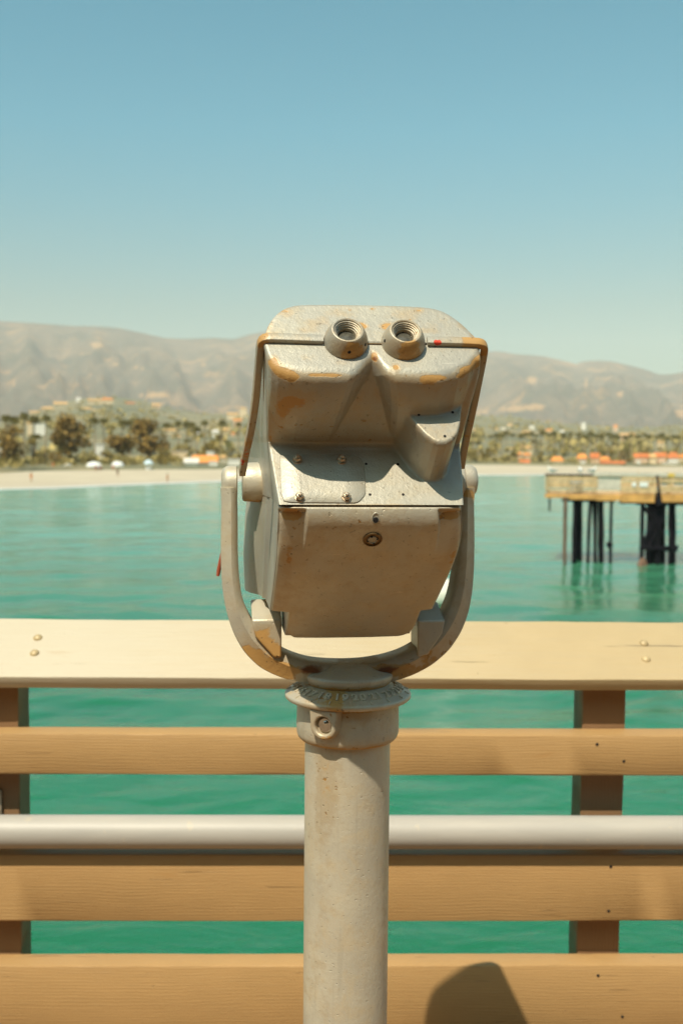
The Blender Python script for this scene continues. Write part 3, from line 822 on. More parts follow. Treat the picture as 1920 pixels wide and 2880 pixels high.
vf = [bm.verts.new(p) for p in fr]; vb = [bm.verts.new(p) for p in bk]; vh = [bm.verts.new(p) for p in hole]; vh2 = [bm.verts.new(p) for p in hole2]
for i in range(n): bm.faces.new([vf[i], vb[i], vb[(i + 1) % n], vf[(i + 1) % n]])
for i in range(28): bm.faces.new([vh[i], vh2[i], vh2[(i + 1) % 28], vh[(i + 1) % 28]])
es = [bm.edges.get([vf[i], vf[(i + 1) % n]]) for i in range(n)] + [bm.edges.get([vh[i], vh[(i + 1) % 28]]) for i in range(28)]
bmesh.ops.triangle_fill(bm, use_beauty=True, use_dissolve=False, edges=es)
bm.faces.new(vh2[::-1])
bmesh.ops.recalc_face_normals(bm, faces=bm.faces)
me = bpy.data.meshes.new('lock_boss'); bm.to_mesh(me); bm.free(); me.materials.append(M['paint_lifted'])
lb = link('lock_boss', me, None, collar); bv = lb.modifiers.new('bevel', 'BEVEL'); bv.width = .0022; bv.segments = 3; bv.limit_method = 'ANGLE'; bv.angle_limit = R(40)
smooth(me, 40)
attr_fn(lb, 'wear_bounce', lambda x, y, z: 0.30 + 0.3 * np.exp(-((z - zl + .018) / .008) ** 2))
Ml = Mb @ Matrix.Translation((0.0008, -.0705, zl)) @ Matrix.Rotation(R(90), 4, 'X')
mb = MB(); mb.lathe([(0.0094, 0), (0.0094, .0030), (0.0086, .0040), (0.0, .0040)], 40, Ml)
bl = mb.build('barrel_lock', M['chrome'], collar)
mb = MB(); mb.lathe([(0.0028, .004), (0.0028, .0062), (0.0022, .0066), (0.0012, .0066), (0.0011, .0045), (0, .0045)], 24, Ml @ Matrix.Translation((.0014, .0035, 0)))
mb.build('lock_pin', M['chrome'], bl)
zs = np.linspace(zc0 + .002, 0.012, 40)
mb = MB(); mb.lathe([(0.0573, z) for z in zs], 96)
pole = mb.build('post', M['paint_lifted_pole'], root, ang=60)
attr_fn(pole, 'wear_bounce', lambda x, y, z: 0.30 * np.exp(-((x + .026) / .014) ** 2) * sstep(zc0 - .17, zc0 - .05, z) * (y < 0) + 0.10 * np.exp(-((x + .030) / .012) ** 2) + .10 + .35 * np.exp(-((x + .007) / .004) ** 2 - ((z - zc0 + .012) / .012) ** 2))
mb = MB(); mb.lathe([(0.057, .034), (0.064, .030), (0.068, .016), (0.118, .012), (0.120, .0)], 64)
mb.build('base_flange', M['paint_lifted_pole'], root)

# ------------------------------------------------------------------ pier deck underfoot
FY, FYAW = 2.25, R(1.1)                            # railing: distance of the board fronts straight ahead, and its turn
def deck_mat():
    t = NT('deck_planks'); v = t.coord()
    w = t.new('ShaderNodeTexWave', wave_type='BANDS', bands_direction='X', wave_profile='SAW'); t.l.new(v, w.inputs[0]); w.inputs['Scale'].default_value = 1.1
    n = t.noise(t.coord((3, 40, 1)), 1.0, 5)
    c = t.ramp(n, [(0.25, (0.165, 0.088, 0.036)), (0.75, (0.245, 0.135, 0.056))])
    gap = t.step(w.outputs[1], 0.05, 0.0)
    return t.done(t.mix(gap, c, (0.02, 0.015, 0.01)), 0.8)
mb = MB(); mb.box((0, -3.85, -0.06), (60, 12.6, 0.12))
tag(mb.build('pier_deck', deck_mat(), ang=0), kind='structure')

# ------------------------------------------------------------------ wooden railing
fence = tag(empty('pier_railing', (0, FY, 0), FYAW), 'tan painted timber railing with a sloping cap board and brown posts behind it', 'railing')
def fz(v, dy=0.0): return at(960, v, FY + dy).z
def plank(name, x0, x1, y0, y1, z0, z1, m, parent, tilt=0.0, rough=0.0012, seed=0, bevel=.005):
    """sawn board: many sections along its length so that its arrises wander slightly"""
    n = 150; prof = []
    b = bevel
    base = [(y0 + b, z0), (y1 - b, z0), (y1, z0 + b), (y1, z1 - b), (y1 - b, z1), (y0 + b, z1), (y0 + b * .3, z1 - b * .3), (y0, z1 - b), (y0, z0 + b), (y0 + b * .3, z0 + b * .3)]
    base = np.array(base); V = []
    for i in range(n):
        x = x0 + (x1 - x0) * i / (n - 1)
        row = []
        for k, (y, z) in enumerate(base):
            w = mnoise.noise(Vector((x * 3.1 + seed, k * 1.7, seed))) * rough + mnoise.noise(Vector((x * 19 + seed, k * 3.1, seed))) * rough * .45
            row.append((x, y + w * .6, z + w))
        V.append(row)
    me = grid_mesh(name, np.array(V), m, closed=True)
    bm = bmesh.new(); bm.from_mesh(me); bm.verts.ensure_lookup_table(); L = len(base)
    bm.faces.new([bm.verts[i] for i in range(L)]); bm.faces.new([bm.verts[(n - 1) * L + i] for i in range(L - 1, -1, -1)])
    bmesh.ops.recalc_face_normals(bm, faces=bm.faces); bm.to_mesh(me); bm.free(); smooth(me, 35)
    return link(name, me, None, parent)
TH = 0.060
zb2t, zb2b = fz(2066), fz(2181)
zb3t, zb3b = fz(2404), fz(2592)
zb4t, zb4b = fz(2716), fz(2716) - 0.185
plank('board', -4.0, 4.0, 0, TH, zb2b, zb2t, M['wood'], fence, seed=1)
plank('board', -4.0, 4.0, 0, TH, zb3b, zb3t, M['wood'], fence, seed=5)
plank('board', -4.0, 4.0, 0, TH, zb4b, zb4t, M['wood'], fence, seed=9)
# nail holes on the boards
# sloping cap board
CA = R(30); CT = 0.034
z_f = fz(1908, -0.008); 
# width from where the back edge shows
yy0 = -0.008
def cap_w():
    lo, hi = 0.1, 0.3
    for _ in range(40):
        w = (lo + hi) / 2
        y = FY + yy0 + w * math.cos(CA); z = z_f + w * math.sin(CA)
        if z < at(960, 1743, y).z: lo = w
        else: hi = w
    return w
CW = cap_w()
cap = plank('cap_board', -4.0, 4.0, 0, CW, -CT, 0, M['wood_top'], fence, seed=13, rough=.0016, bevel=.004)
cap.location = (0, yy0, z_f); cap.rotation_euler = (CA, 0, 0)
me = cap.data; co = np.empty(len(me.vertices) * 3, np.float32); me.vertices.foreach_get('co', co); co = co.reshape(-1, 3)
set_attr(me, 'pale', np.clip(0.66 - (co[:, 0] + .40) * 0.62, 0.10, .80))
def on_cap(u, v):               # photo point -> the cap board's own frame
    Mw = Matrix.Translation((0, FY, 0)) @ Matrix.Rotation(FYAW, 4, 'Z') @ Matrix.Translation((0, yy0, z_f)) @ Matrix.Rotation(CA, 4, 'X')
    Mi = Mw.inverted(); a = Mi @ Vector((0, 0, EYE)); b = Mi @ (Vector((0, 0, EYE)) + ray(u, v))
    d = b - a; p = a - d * (a.z / d.z); return p
M['bolt_paint'] = plain('bolt_paint', (0.50, 0.37, 0.19), 0.45, 0.1, 0.2, 90)
for u, v in ((107, 1794), (98, 1837), (1809, 1809), (1815, 1854)):
    p = on_cap(u, v)
    mb = MB(); mb.lathe([(0.0105, -.001), (0.0108, .0008), (0.0098, .0022), (0.0075, .0048), (0.004, .0064), (0, .0068)], 28, Matrix.Translation(p))
    mb.build('bolt_head', M['bolt_paint'], cap, ang=60)
# posts
for uL, uR, vv in ((None, None, 0), (1642, 1763, 2000)):
    if uL: x0, x1 = at(uL, vv, FY + TH).x, at(uR, vv, FY + TH).x
    else:
        x1 = at(60, 2000, FY + TH).x; x0 = x1 - (at(1763, 2000, FY + TH).x - at(1642, 2000, FY + TH).x)
    def wob(n): return n
    mb = MB()
    n = 40; V = []
    top = z_f + 0.02; w_ = x1 - x0; d_ = 0.085
    po = plank('post', 0, top + .0, 0, d_, -w_ / 2, w_ / 2, M['wood_post'], fence, seed=21 + (1 if uL else 0), rough=.0022, bevel=.003)
    po.rotation_euler = (0, R(-90), 0)                       # lay the long axis upright
    po.location = ((x0 + x1) / 2, TH + .001, 0.0)
# further posts outside the picture
for dx in (-2.05, 2.05):
    pass
# nails and holes in the boards
def on_board(u, v):
    p = at(u, v, FY); return Vector((p.x / math.cos(FYAW), 0, at(u, v, FY + p.x * math.tan(FYAW)).z))
boards = [o for o in fence.children if o.name.startswith('board')]
holes = {0: [(1681, 2093), (1757, 2141)], 1: [(1720, 2437), (1714, 2562)], 2: [(1684, 2743), (1753, 2859)]}
for k, pts in holes.items():
    for u, v in pts:
        p = on_board(u, v)
        mb = MB(); mb.lathe([(0.0, .0012), (0.0027, .0012), (0.0034, .0003)], 14, axis_matrix(p + Vector((0, -.0004, 0)), Vector((0, -1, 0))))
        mb.build('nail_hole', M['hole'], boards[k])
# pale drips and scuffs
for bi, spots in ((0, [(1398, 2140, 3, 26)]), (1, [(342, 2430, 3, 26), (1690, 2470, 16, 60)]), (2, [(1688, 2830, 9, 110), (1912, 2790, 5, 70), (1912, 2860, 5, 40)])):
    me = boards[bi].data; co = np.empty(len(me.vertices) * 3, np.float32); me.vertices.foreach_get('co', co)

# --- round handrail pipe with its brackets
pipe_r = 0.0365
zc = fz(2340, -0.004)
mb = MB(); mb.tube([(x, -0.004, zc) for x in np.linspace(-4.0, 4.0, 30)], pipe_r, 40)
def pipe_mat():
    t = NT('pale_pipe_paint'); v = t.coord((0.6, 4, 4))
    n = t.noise(v, 9, 5); d = t.noise(t.coord(), 26, 4, 0.6)
    c = t.ramp(n, [(0.3, (0.40, 0.37, 0.325)), (0.75, (0.47, 0.43, 0.37))])
    c = t.mix(t.math('MULTIPLY', t.step(d, 0.64, 0.70), 0.45), c, (0.55, 0.47, 0.34))
    d2 = t.noise(t.coord((1, 6, 6)), 40, 3)
    c = t.mix(t.math('MULTIPLY', t.step(d2, 0.70, 0.75), 0.4), c, (0.36, 0.30, 0.22))
    return t.done(c, 0.48, 0.0, t.bump(t.noise(t.coord(), 160, 3), 0.12, .0006), 0.45)
M['pipe'] = pipe_mat()
rail = mb.build('handrail_pipe', M['pipe'], fence, ang=50)
# saddle bracket on the left-hand post: a plate, a curved arm and a strap
M['galv'] = plain('galvanised_bracket', (0.36, 0.30, 0.22), 0.5, 0.5, 0.3, 60)
bx = at(60, 2260, FY + TH).x - 0.064
zt = fz(2222, TH)
mb = MB(); mb.box((bx, TH - .004, (zt + zc) / 2 + .0), (.055, .006, (zt - zc)))
mb.tube([(bx - .02, TH - .006, zt - .012), (bx - .02, .02, zt - .02), (bx - .02, -.02, zt - .03), (bx - .02, -.03, zc + .03)], .009, 10)
mb.box((bx + .004, -.012, zc + .034), (.030, .046, .008), rz=0.2, rx=R(-35))
mb.tube([(bx, -.004 + .039 * math.sin(t), zc + .039 * math.cos(t)) for t in np.linspace(-2.2, 2.2, 18)], .006, 8)
mb.build('bracket', M['galv'], fence, bevel=.001)

# ------------------------------------------------------------------ added unseen building behind the camera, blocking low sky fill
wb = tag(empty('sky_block_building', (-1.0, -8.0, 0)), 'added brown boarded building out of view, blocking low sky light', 'building')
M['brown_boards'] = plain('brown_boards', (0.17, 0.085, 0.035), 0.85, 0, .25, 3)
M['shingles'] = plain('brown_shingles', (0.14, 0.09, 0.055), 0.9, 0, .25, 4)
mb = MB(); mb.box((0, 0, 2.9), (26, 5, 5.8)); mb.build('wall', M['brown_boards'], wb, ang=0)
mb = MB(); mb.add([(-13.6, -3.2, 5.8), (13.6, -3.2, 5.8), (13.6, 3.0, 5.8), (-13.6, 3.0, 5.8), (-13.6, 0, 7.4), (13.6, 0, 7.4)], [(0, 1, 5, 4), (2, 3, 4, 5), (0, 4, 3), (1, 2, 5), (3, 2, 1, 0)]); mb.build('roof', M['shingles'], wb, ang=0)
M['dark_glass'] = plain('dark_glass', (0.03, 0.035, 0.035), 0.1)
for x in (-9, -5, 3, 7, 11):
    mb = MB(); mb.box((x, 2.51, 1.9), (1.8, .08, 1.3)); f_ = mb.build('window', M['dark_glass'], wb, ang=0)
    mb = MB(); mb.box((x, 2.515, 1.9), (2.1, .05, 1.6)); mb.build('frame', M['wood_post'], f_, ang=0)
mb = MB(); mb.box((-1, 2.52, 1.05), (1.1, .08, 2.1)); mb.build('door', M['wood_post'], wb, ang=0)

# ------------------------------------------------------------------ water
ZW = EYE - 6.6                                     # sea level
def water_mat():
    t = NT('green_sea'); v = t.coord((1, 1, 1))
    big = t.noise(t.coord((0.018, 0.05, 1)), 1.0, 4)
    c = t.ramp(big, [(0.3, (0.006, 0.135, 0.050)), (0.7, (0.016, 0.195, 0.078))])
    sp = t.new('ShaderNodeSeparateXYZ'); t.l.new(t.coord(), sp.inputs[0])
    shoal = t.new('ShaderNodeMapRange', interpolation_type='LINEAR'); t.l.new(sp.outputs[1], shoal.inputs[0]); shoal.inputs[1].default_value = 32; shoal.inputs[2].default_value = 150
    sh = t.math('POWER', shoal.outputs[0], 0.85)
    c = t.mix(t.math('MULTIPLY', sh, t.math('ADD', 0.80, t.math('MULTIPLY', big, 0.4))), c, (0.20, 0.46, 0.335))
    weed = t.step(t.noise(t.coord((0.10, 0.55, 1)), 1.0, 3, 0.5, 0.6), 0.70, 0.78)
    c = t.mix(t.math('MULTIPLY', weed, 0.35), c, (0.06, 0.12, 0.08))
    n1 = t.noise(t.coord((0.5, 1.5, 1), rot=(0, 0, R(25))), 1.0, 4, 0.6, 0.4)
    n2 = t.noise(t.coord((2.2, 6.0, 1), rot=(0, 0, R(32))), 1.0, 5, 0.62, 0.5)
    n3 = t.noise(t.coord((0.10, 0.32, 1), rot=(0, 0, R(8))), 1.0, 3)
    h = t.math('ADD', t.math('MULTIPLY', n1, 0.30), t.math('MULTIPLY', n2, 0.085))
    h = t.math('ADD', h, t.math('MULTIPLY', n3, 0.55))
    m = t.done(c, 0.08, 0.0, t.bump(h, 0.55, 0.30), 0.5)
    t.p.inputs['Subsurface Weight'].default_value = 1.0; t.p.inputs['Subsurface Radius'].default_value = (1, 1, 1); t.p.inputs['Subsurface Scale'].default_value = 2.5
    t.p.inputs['IOR'].default_value = 1.52
    return m
rr_ = np.geomspace(3.5, 430, 600); th = np.linspace(R(-56), R(56), 430)
RR, TT = np.meshgrid(rr_, th, indexing='ij'); WX, WY = RR * np.sin(TT), RR * np.cos(TT)
def vnoise(x, y, seed):         # smooth lattice noise, vectorised
    xi, yi = np.floor(x).astype(int), np.floor(y).astype(int); fx, fy = x - xi, y - yi
    h = lambda a, b: np.modf(np.abs(np.sin(a * 127.1 + b * 311.7 + seed * 74.7) * 43758.5453))[0]
    fx, fy = fx * fx * (3 - 2 * fx), fy * fy * (3 - 2 * fy)
    return (h(xi, yi) * (1 - fx) + h(xi + 1, yi) * fx) * (1 - fy) + (h(xi, yi + 1) * (1 - fx) + h(xi + 1, yi + 1) * fx) * fy - .5
def rot(x, y, a): return x * math.cos(a) + y * math.sin(a), -x * math.sin(a) + y * math.cos(a)
WZ = 0
for lx, ly, ang, amp, sd in ((9.0, 3.2, .12, .11, 1), (4.0, 1.5, .45, .085, 2), (2.2, .95, -.25, .065, 3), (1.1, .45, .6, .036, 4), (.55, .24, .35, .018, 5)):
    x_, y_ = rot(WX, WY, ang); fade = 1 - sstep(60 * ly, 130 * ly, RR)
    WZ = WZ + amp * vnoise(x_ / lx + 1.3 * vnoise(x_ / (3 * lx), y_ / (3 * ly), sd + 20), y_ / ly, sd) * fade
gust = .55 + 1.3 * (vnoise(WX / 30, WY / 14, 9) + .5)
Pw = np.stack([WX, WY, ZW + WZ * gust], -1)
me = grid_mesh('sea_water', Pw, water_mat()); smooth(me, 180)
tag(link('sea_water', me), kind='structure')

# ------------------------------------------------------------------ shore and land, laid out by bearing from the pier
def bearing(u): d = ray(u, 1265); return math.atan2(d.x, d.y)
def horizon_v(u):
    # photo height of the level sight line in column u
    lo, hi = 1000, 1500
    for _ in range(40):
        m = (lo + hi) / 2
        if ray(u, m).z > 0: lo = m
        else: hi = m
    return lo
def elev(u, v): d = ray(u, v); return d.z / math.hypot(d.x, d.y)   # tangent of the height angle
def polar(u, r, z): b = bearing(u); return Vector((r * math.sin(b), r * math.cos(b), z))
def interp(pts): xs = [p[0] for p in pts]; ys = [p[1] for p in pts]; return lambda u: float(np.interp(u, xs, ys))

v_water = interp([(-1500, 1420), (-400, 1392), (0, 1377), (150, 1373), (300, 1366), (600, 1355), (900, 1345), (1300, 1337), (1600, 1335), (1920, 1334), (3200, 1332)])
v_sandtop = interp([(-1500, 1345), (0, 1327), (100, 1322), (300, 1319), (600, 1317), (1000, 1310), (1300, 1305), (1600, 1309), (1920, 1311), (3200, 1311)])
def r_water(u): return (EYE - ZW) / -elev(u, v_water(u))
Z_SAND = ZW + 1.7
def r_sand(u): return (EYE - Z_SAND) / -elev(u, v_sandtop(u))

def sand_mat():
    t = NT('beach_sand'); n = t.noise(t.coord((1, 1, 1)), 0.12, 4); w = t.attr('wet')
    c = t.ramp(n, [(0.3, (0.48, 0.39, 0.265)), (0.7, (0.56, 0.465, 0.325))])
    c = t.mix(w, c, (0.46, 0.39, 0.31))
    return t.done(c, 0.9)
us = np.linspace(-1500, 3200, 160)
rowsB = []; wet = []
for s in np.linspace(0, 1, 12):
    row = []
    for u in us:
        a, b = r_water(u), r_sand(u) + 25
        r = (a - 6) * (1 - s) + b * s
        z = ZW - 0.25 + (Z_SAND - ZW + 0.25) * s ** 0.8
        row.append(polar(u, r, z)); wet.append(max(0, 1 - s / 0.22))
    rowsB.append(row)
me = grid_mesh('beach', np.array(rowsB), sand_mat()); set_attr(me, 'wet', wet); smooth(me, 180)
tag(link('beach', me), kind='structure')
# thin surf along the waterline
def foam_mat():
    t = NT('surf_foam'); return t.done((0.62, 0.62, 0.58), 0.7)
rf = []
for k in (0, 1):
    row = []
    for u in us:
        wv = mnoise.noise(Vector((u * 0.02, 3.3, 0)))
        r = r_water(u) + (0.5 if k else -0.012 * r_water(u) * (0.9 + wv))
        row.append(polar(u, r, ZW + 0.03 + (0.10 if k else 0)))
    rf.append(row)
tag(link('surf', grid_mesh('surf', np.array(rf), foam_mat())), kind='structure')

# foothills behind the beach
v_foot = interp([(-1500, 1205), (-300, 1195), (0, 1190), (60, 1172), (150, 1140), (220, 1121), (330, 1116), (400, 1126), (480, 1150), (560, 1163), (640, 1164), (720, 1168), (1000, 1170), (1200, 1165), (1330, 1168), (1450, 1172),
                 (1520, 1186), (1650, 1196), (1750, 1202), (1920, 1198), (2300, 1190), (3200, 1200)])
R_FOOT = 2300.0
def land(u, s):                 # s 0 at the back of the beach, 1 on the crest of the foothills
    r0 = r_sand(u) + 8
    r = r0 + (R_FOOT - r0) * s
    z1 = EYE + elev(u, v_foot(u)) * R_FOOT
    z = Z_SAND + 0.4 + (z1 - Z_SAND - 0.4) * (s ** 1.25)
    bump_ = mnoise.noise(Vector((u * 0.012, s * 7.0, 1.7))) * 9.0 * math.sin(math.pi * min(1, s)) * s
    return polar(u, r, z + bump_)
def foothill_mat():
    t = NT('foothill_scrub'); v = t.coord()
    n = t.noise(v, 0.012, 5); n2 = t.noise(v, 0.05, 4)
    c = t.ramp(n, [(0.25, (0.13, 0.135, 0.075)), (0.5, (0.20, 0.18, 0.095)), (0.72, (0.42, 0.30, 0.15))])
    return t.done(t.mix(t.step(n2, 0.5, 0.7), c, (0.06, 0.07, 0.035)), 0.95)
us2 = np.linspace(-1500, 3200, 240)

ss = np.concatenate([np.linspace(0, 1, 40) ** 1.3, [1.08, 1.25]])
G = [[polar(u, r_sand(u) + 5, Z_SAND - 0.8) for u in us2]]
for s in ss:
    G.append([land(u, s) if s <= 1 else polar(u, R_FOOT * s, EYE + elev(u, v_foot(u)) * R_FOOT - (s - 1) * 420) for u in us2])
me = grid_mesh('foothills', np.array(G), foothill_mat()); smooth(me, 180)
tag(link('foothills', me), kind='structure')

# the mountain range
ridge = interp([(-1500, 940), (-800, 915), (-300, 898), (0, 903), (60, 906), (120, 910), (210, 917), (265, 917), (335, 922), (400, 936), (465, 951), (520, 953), (600, 950), (655, 954), (700, 941), (750, 931), (820, 925), (900, 935), (1000, 955),
                (1150, 975), (1300, 986), (1374, 989), (1400, 988), (1438, 995), (1523, 1002), (1566, 1012), (1613, 1024), (1635, 1016), (1677, 1014), (1711, 1016), (1754, 1026), (1805, 1038), (1848, 1054), (1882, 1052), (1920, 1046), (2200, 1030), (2700, 1060), (3200, 1050)])
R0, R1 = 2900.0, 8200.0
def mountain_mat():
    t = NT('mountain_chaparral'); v = t.coord()
    n = t.noise(v, 0.0022, 6, 0.6); n2 = t.noise(v, 0.009, 5, 0.6)
    c = t.ramp(t.math('ADD', t.math('MULTIPLY', n, 0.65), t.math('MULTIPLY', n2, 0.35)), [(0.36, (0.080, 0.076, 0.052)), (0.48, (0.115, 0.095, 0.066)), (0.57, (0.18, 0.13, 0.085)), (0.70, (0.33, 0.21, 0.12))])
    n4 = t.noise(t.coord(rot=(0, 0, .5)), 0.0042, 5, 0.62)
    c = t.mix(t.math('MULTIPLY', t.step(n4, 0.535, 0.66), 0.65), c, (0.42, 0.235, 0.10))
    mead = t.step(t.math('ADD', t.attr('meadow'), t.math('MULTIPLY', n2, 0.5)), 0.75, 0.9)
    return t.done(t.mix(mead, c, (0.40, 0.235, 0.105)), 0.95)
us3 = np.linspace(-1500, 3200, 330)
rows_m = np.concatenate([np.linspace(0, 1, 64), [1.06, 1.2]])
G = []; mead = []
mspots = [(1440, 1152, 60, 9), (1500, 1146, 40, 8), (1345, 1162, 30, 8), (420, 1116, 40, 6), (455, 1113, 40, 5), (1640, 1085, 6, 26), (1490, 1075, 24, 14), (1740, 1115, 16, 10), (1905, 1170, 24, 16), (275, 980, 26, 12), (330, 1030, 20, 6), (390, 1042, 24, 6), (575, 1030, 10, 8), (45, 1090, 12, 6), (1405, 1100, 8, 14)]
for s in rows_m:
    row = []
    for u in us3:
        top = EYE + elev(u, ridge(u)) * R1
        if s <= 1:
            r = R0 + (R1 - R0) * s
            base = EYE + 8 + 30 * s
            spur = mnoise.ridged_multi_fractal(Vector((u * 0.0075 + s * 0.55, s * 1.5, 4.2)), 0.9, 2.1, 5, 1.0, 2.0)
            fine = mnoise.fractal(Vector((u * 0.03, s * 9.0, 9.1)), 0.8, 2.0, 4)
            prof = s ** 1.35
            z = base + (top - base) * prof + ((spur - 1.1) * 95 + fine * 45) * math.sin(math.pi * s) ** 0.9
            lim = EYE + (top - EYE) / R1 * r * 0.985
            z = min(z, lim) if s < 0.985 else z
        else:
            r = R1 * s; z = top - (s - 1) * 2200
        p = polar(u, r, z); row.append(p)
        vv = horizon_v(960) + (u - 960) * math.tan(ROLL) - F * (z - EYE) / r
        mead.append(min(1, sum(math.exp(-((u - a) / c) ** 2 - ((vv - b) / d) ** 2) for a, b, c, d in mspots)))
    G.append(row)
me = grid_mesh('mountains', np.array(G), mountain_mat()); set_attr(me, 'meadow', mead); smooth(me, 180)
tag(link('mountains', me), kind='structure')

# ------------------------------------------------------------------ trees
def leaf_mat(name, c0, c1):
    t = NT(name)
    rnd = t.new('ShaderNodeNewGeometry').outputs['Random Per Island']
    m = t.done(t.ramp(rnd, [(0.0, c0), (1.0, c1)]), 0.75, spec=0.2)
    return m
M['leaf_olive'] = leaf_mat('olive_leaves', (0.14, 0.11, 0.028), (0.40, 0.28, 0.075))
M['leaf_brown'] = leaf_mat('bronze_leaves', (0.085, 0.056, 0.015), (0.41, 0.245, 0.058))
M['leaf_pale'] = leaf_mat('pale_leaves', (0.22, 0.18, 0.06), (0.52, 0.39, 0.14))
M['leaf_palm'] = leaf_mat('palm_fronds', (0.075, 0.066, 0.014), (0.19, 0.15, 0.035))
M['bark'] = plain('tree_bark', (0.10, 0.075, 0.05), 0.9)
M['palm_bark'] = plain('palm_bark', (0.30, 0.22, 0.13), 0.9)
rng = np.random.default_rng(5)
def leaf_cloud(mb, c, rad, n, size, shell=0.35):
    c = np.array(c, float); rad = np.array(rad, float)
    for _ in range(n):
        d = rng.normal(size=3); d /= np.linalg.norm(d)
        p = c + d * rad * (shell + (1 - shell) * rng.random() ** 0.5) * (0.8 + 0.35 * rng.random())
        a = rng.normal(size=3); a /= np.linalg.norm(a); b = np.cross(a, rng.normal(size=3)); b /= np.linalg.norm(b)
        s = size * (0.6 + 0.8 * rng.random())
        a *= s; b *= s * 0.7
        mb.add([p - a, p + b, p + a * 1.1, p - b], [(0, 1, 2, 3)])
def set_on_land(u, s): return land(u, s)
def shore_s(u, extra): return extra / (R_FOOT - r_sand(u) - 8)

def tree(u, s, h, w, leaf, label, lobes=9, dens=55, group='broad trees along the beach front', size=None, low=0.3):
    p = land(u, s)
    o = tag(empty('beach_tree', p), label, 'tree', group)
    mb = MB()
    lean = rng.normal() * 0.03
    mb.tube([(0, 0, -.5), (lean * h * .3, 0, h * .25), (lean * h * .6, 0, h * .5), (lean * h, 0, h * .75)], [h * .045, h * .035, h * .026, h * .012], 8)
    for k in range(6):
        a = k * 1.05 + rng.random(); b = h * (0.28 + .07 * k)
        mb.tube([(0, 0, b), (math.cos(a) * w * .25, math.sin(a) * w * .25, b + h * .14), (math.cos(a) * w * .42, math.sin(a) * w * .42, b + h * .26)], [h * .018, h * .012, h * .005], 6)
    mb.build('trunk', M['bark'], o)
    mb = MB()
    for k in range(lobes):
        a = rng.random() * 2 * math.pi; rr = rng.random() ** 0.5 * w * .40
        zc_ = h * (low + (0.92 - low) * rng.random())
        k2 = 1 - 0.45 * max(0, (zc_ / h - .6) / .4)
        q = w * (0.14 + 0.12 * rng.random())
        leaf_cloud(mb, (math.cos(a) * rr * k2, math.sin(a) * rr * k2, zc_), (q, q, q * .75), dens, size or w * .045)
    mb.build('crown', M[leaf], o, ang=0)
    return o

def px_m(u, v_base, r): return r / F
def tree_px(u, v_top, wpx, back, leaf, label, **k):
    s = shore_s(u, back); p = land(u, s); r = math.hypot(p.x, p.y)
    h = EYE + elev(u, v_top) * r - p.z
    return tree(u, s, h, wpx * r / F, leaf, label, **k)
tree_px(24, 1200, 92, 30, 'leaf_brown', 'dark bronze-green tree at the beach edge, cut by the picture border', lobes=14, dens=70, low=.2)
tree_px(196, 1170, 108, 32, 'leaf_brown', 'tallest dark spreading tree behind the beach, with the white tents at its foot', lobes=20, dens=80, low=.22)
tree_px(418, 1174, 110, 40, 'leaf_brown', 'big dark irregular tree above the blue-white parasol', lobes=17, dens=75, low=.25)
tree_px(345, 1236, 110, 30, 'leaf_brown', 'low wide rust-brown tree beside the slim white building', lobes=13, dens=70, low=.2)
tree_px(1756, 1270, 34, 14, 'leaf_brown', 'small dark rust tree between the red roofs over the pier', lobes=9, dens=60, low=.2)
tree_px(1515, 1268, 36, 18, 'leaf_olive', 'dark-trunked tree between the clusters of red roofs', lobes=8, dens=50, low=.35)
for i, (u, vt, w, b, lf, lb) in enumerate([
    (92, 1232, 56, 26, 'leaf_olive', 'mid-height olive tree beside the tree at the picture border'),
    (130, 1262, 60, 22, 'leaf_pale', 'pale olive tree in front of the tallest dark tree'),
    (160, 1272, 46, 16, 'leaf_brown', 'small rusty tree at the foot of the tallest dark tree'),
    (250, 1268, 50, 18, 'leaf_pale', 'yellow-green tree behind the white tents'),
    (298, 1262, 46, 24, 'leaf_olive', 'olive tree just behind the slim white building'),
    (352, 1285, 60, 12, 'leaf_pale', 'low yellow-green bush tree behind the parasol'),
    (470, 1262, 62, 20, 'leaf_olive', 'round olive tree between the big dark tree and the orange roofed house'),
    (455, 1290, 34, 8, 'leaf_olive', 'dark low tree at the sand edge near the orange roofed house'),
    (520, 1250, 70, 60, 'leaf_pale', 'pale tree behind the orange roofed house'),
    (590, 1242, 80, 70, 'leaf_olive', 'wide olive tree behind the white gables of the orange roofed house'),
    (650, 1255, 60, 40, 'leaf_pale', 'pale olive tree beside the rim of the viewer'),
    (1322, 1268, 50, 20, 'leaf_olive', 'olive tree on the sand edge beside the yoke of the viewer'),
    (1375, 1262, 60, 22, 'leaf_olive', 'bushy olive tree in front of the hazy meadow'),
    (1425, 1278, 40, 14, 'leaf_pale', 'low pale tree next to the peach roofed house'),
    (1560, 1262, 50, 40, 'leaf_pale', 'pale tree behind the nearest end of the far pier'),
    (1700, 1258, 60, 40, 'leaf_olive', 'broad olive tree behind the long red roof'),
    (1820, 1262, 60, 40, 'leaf_olive', 'olive tree behind the row of red roofs'),
    (1890, 1258, 60, 40, 'leaf_pale', 'pale tree at the picture border behind the red roofs')]):
    tree_px(u, vt, w, b, lf, lb, lobes=9, dens=48, low=.2)

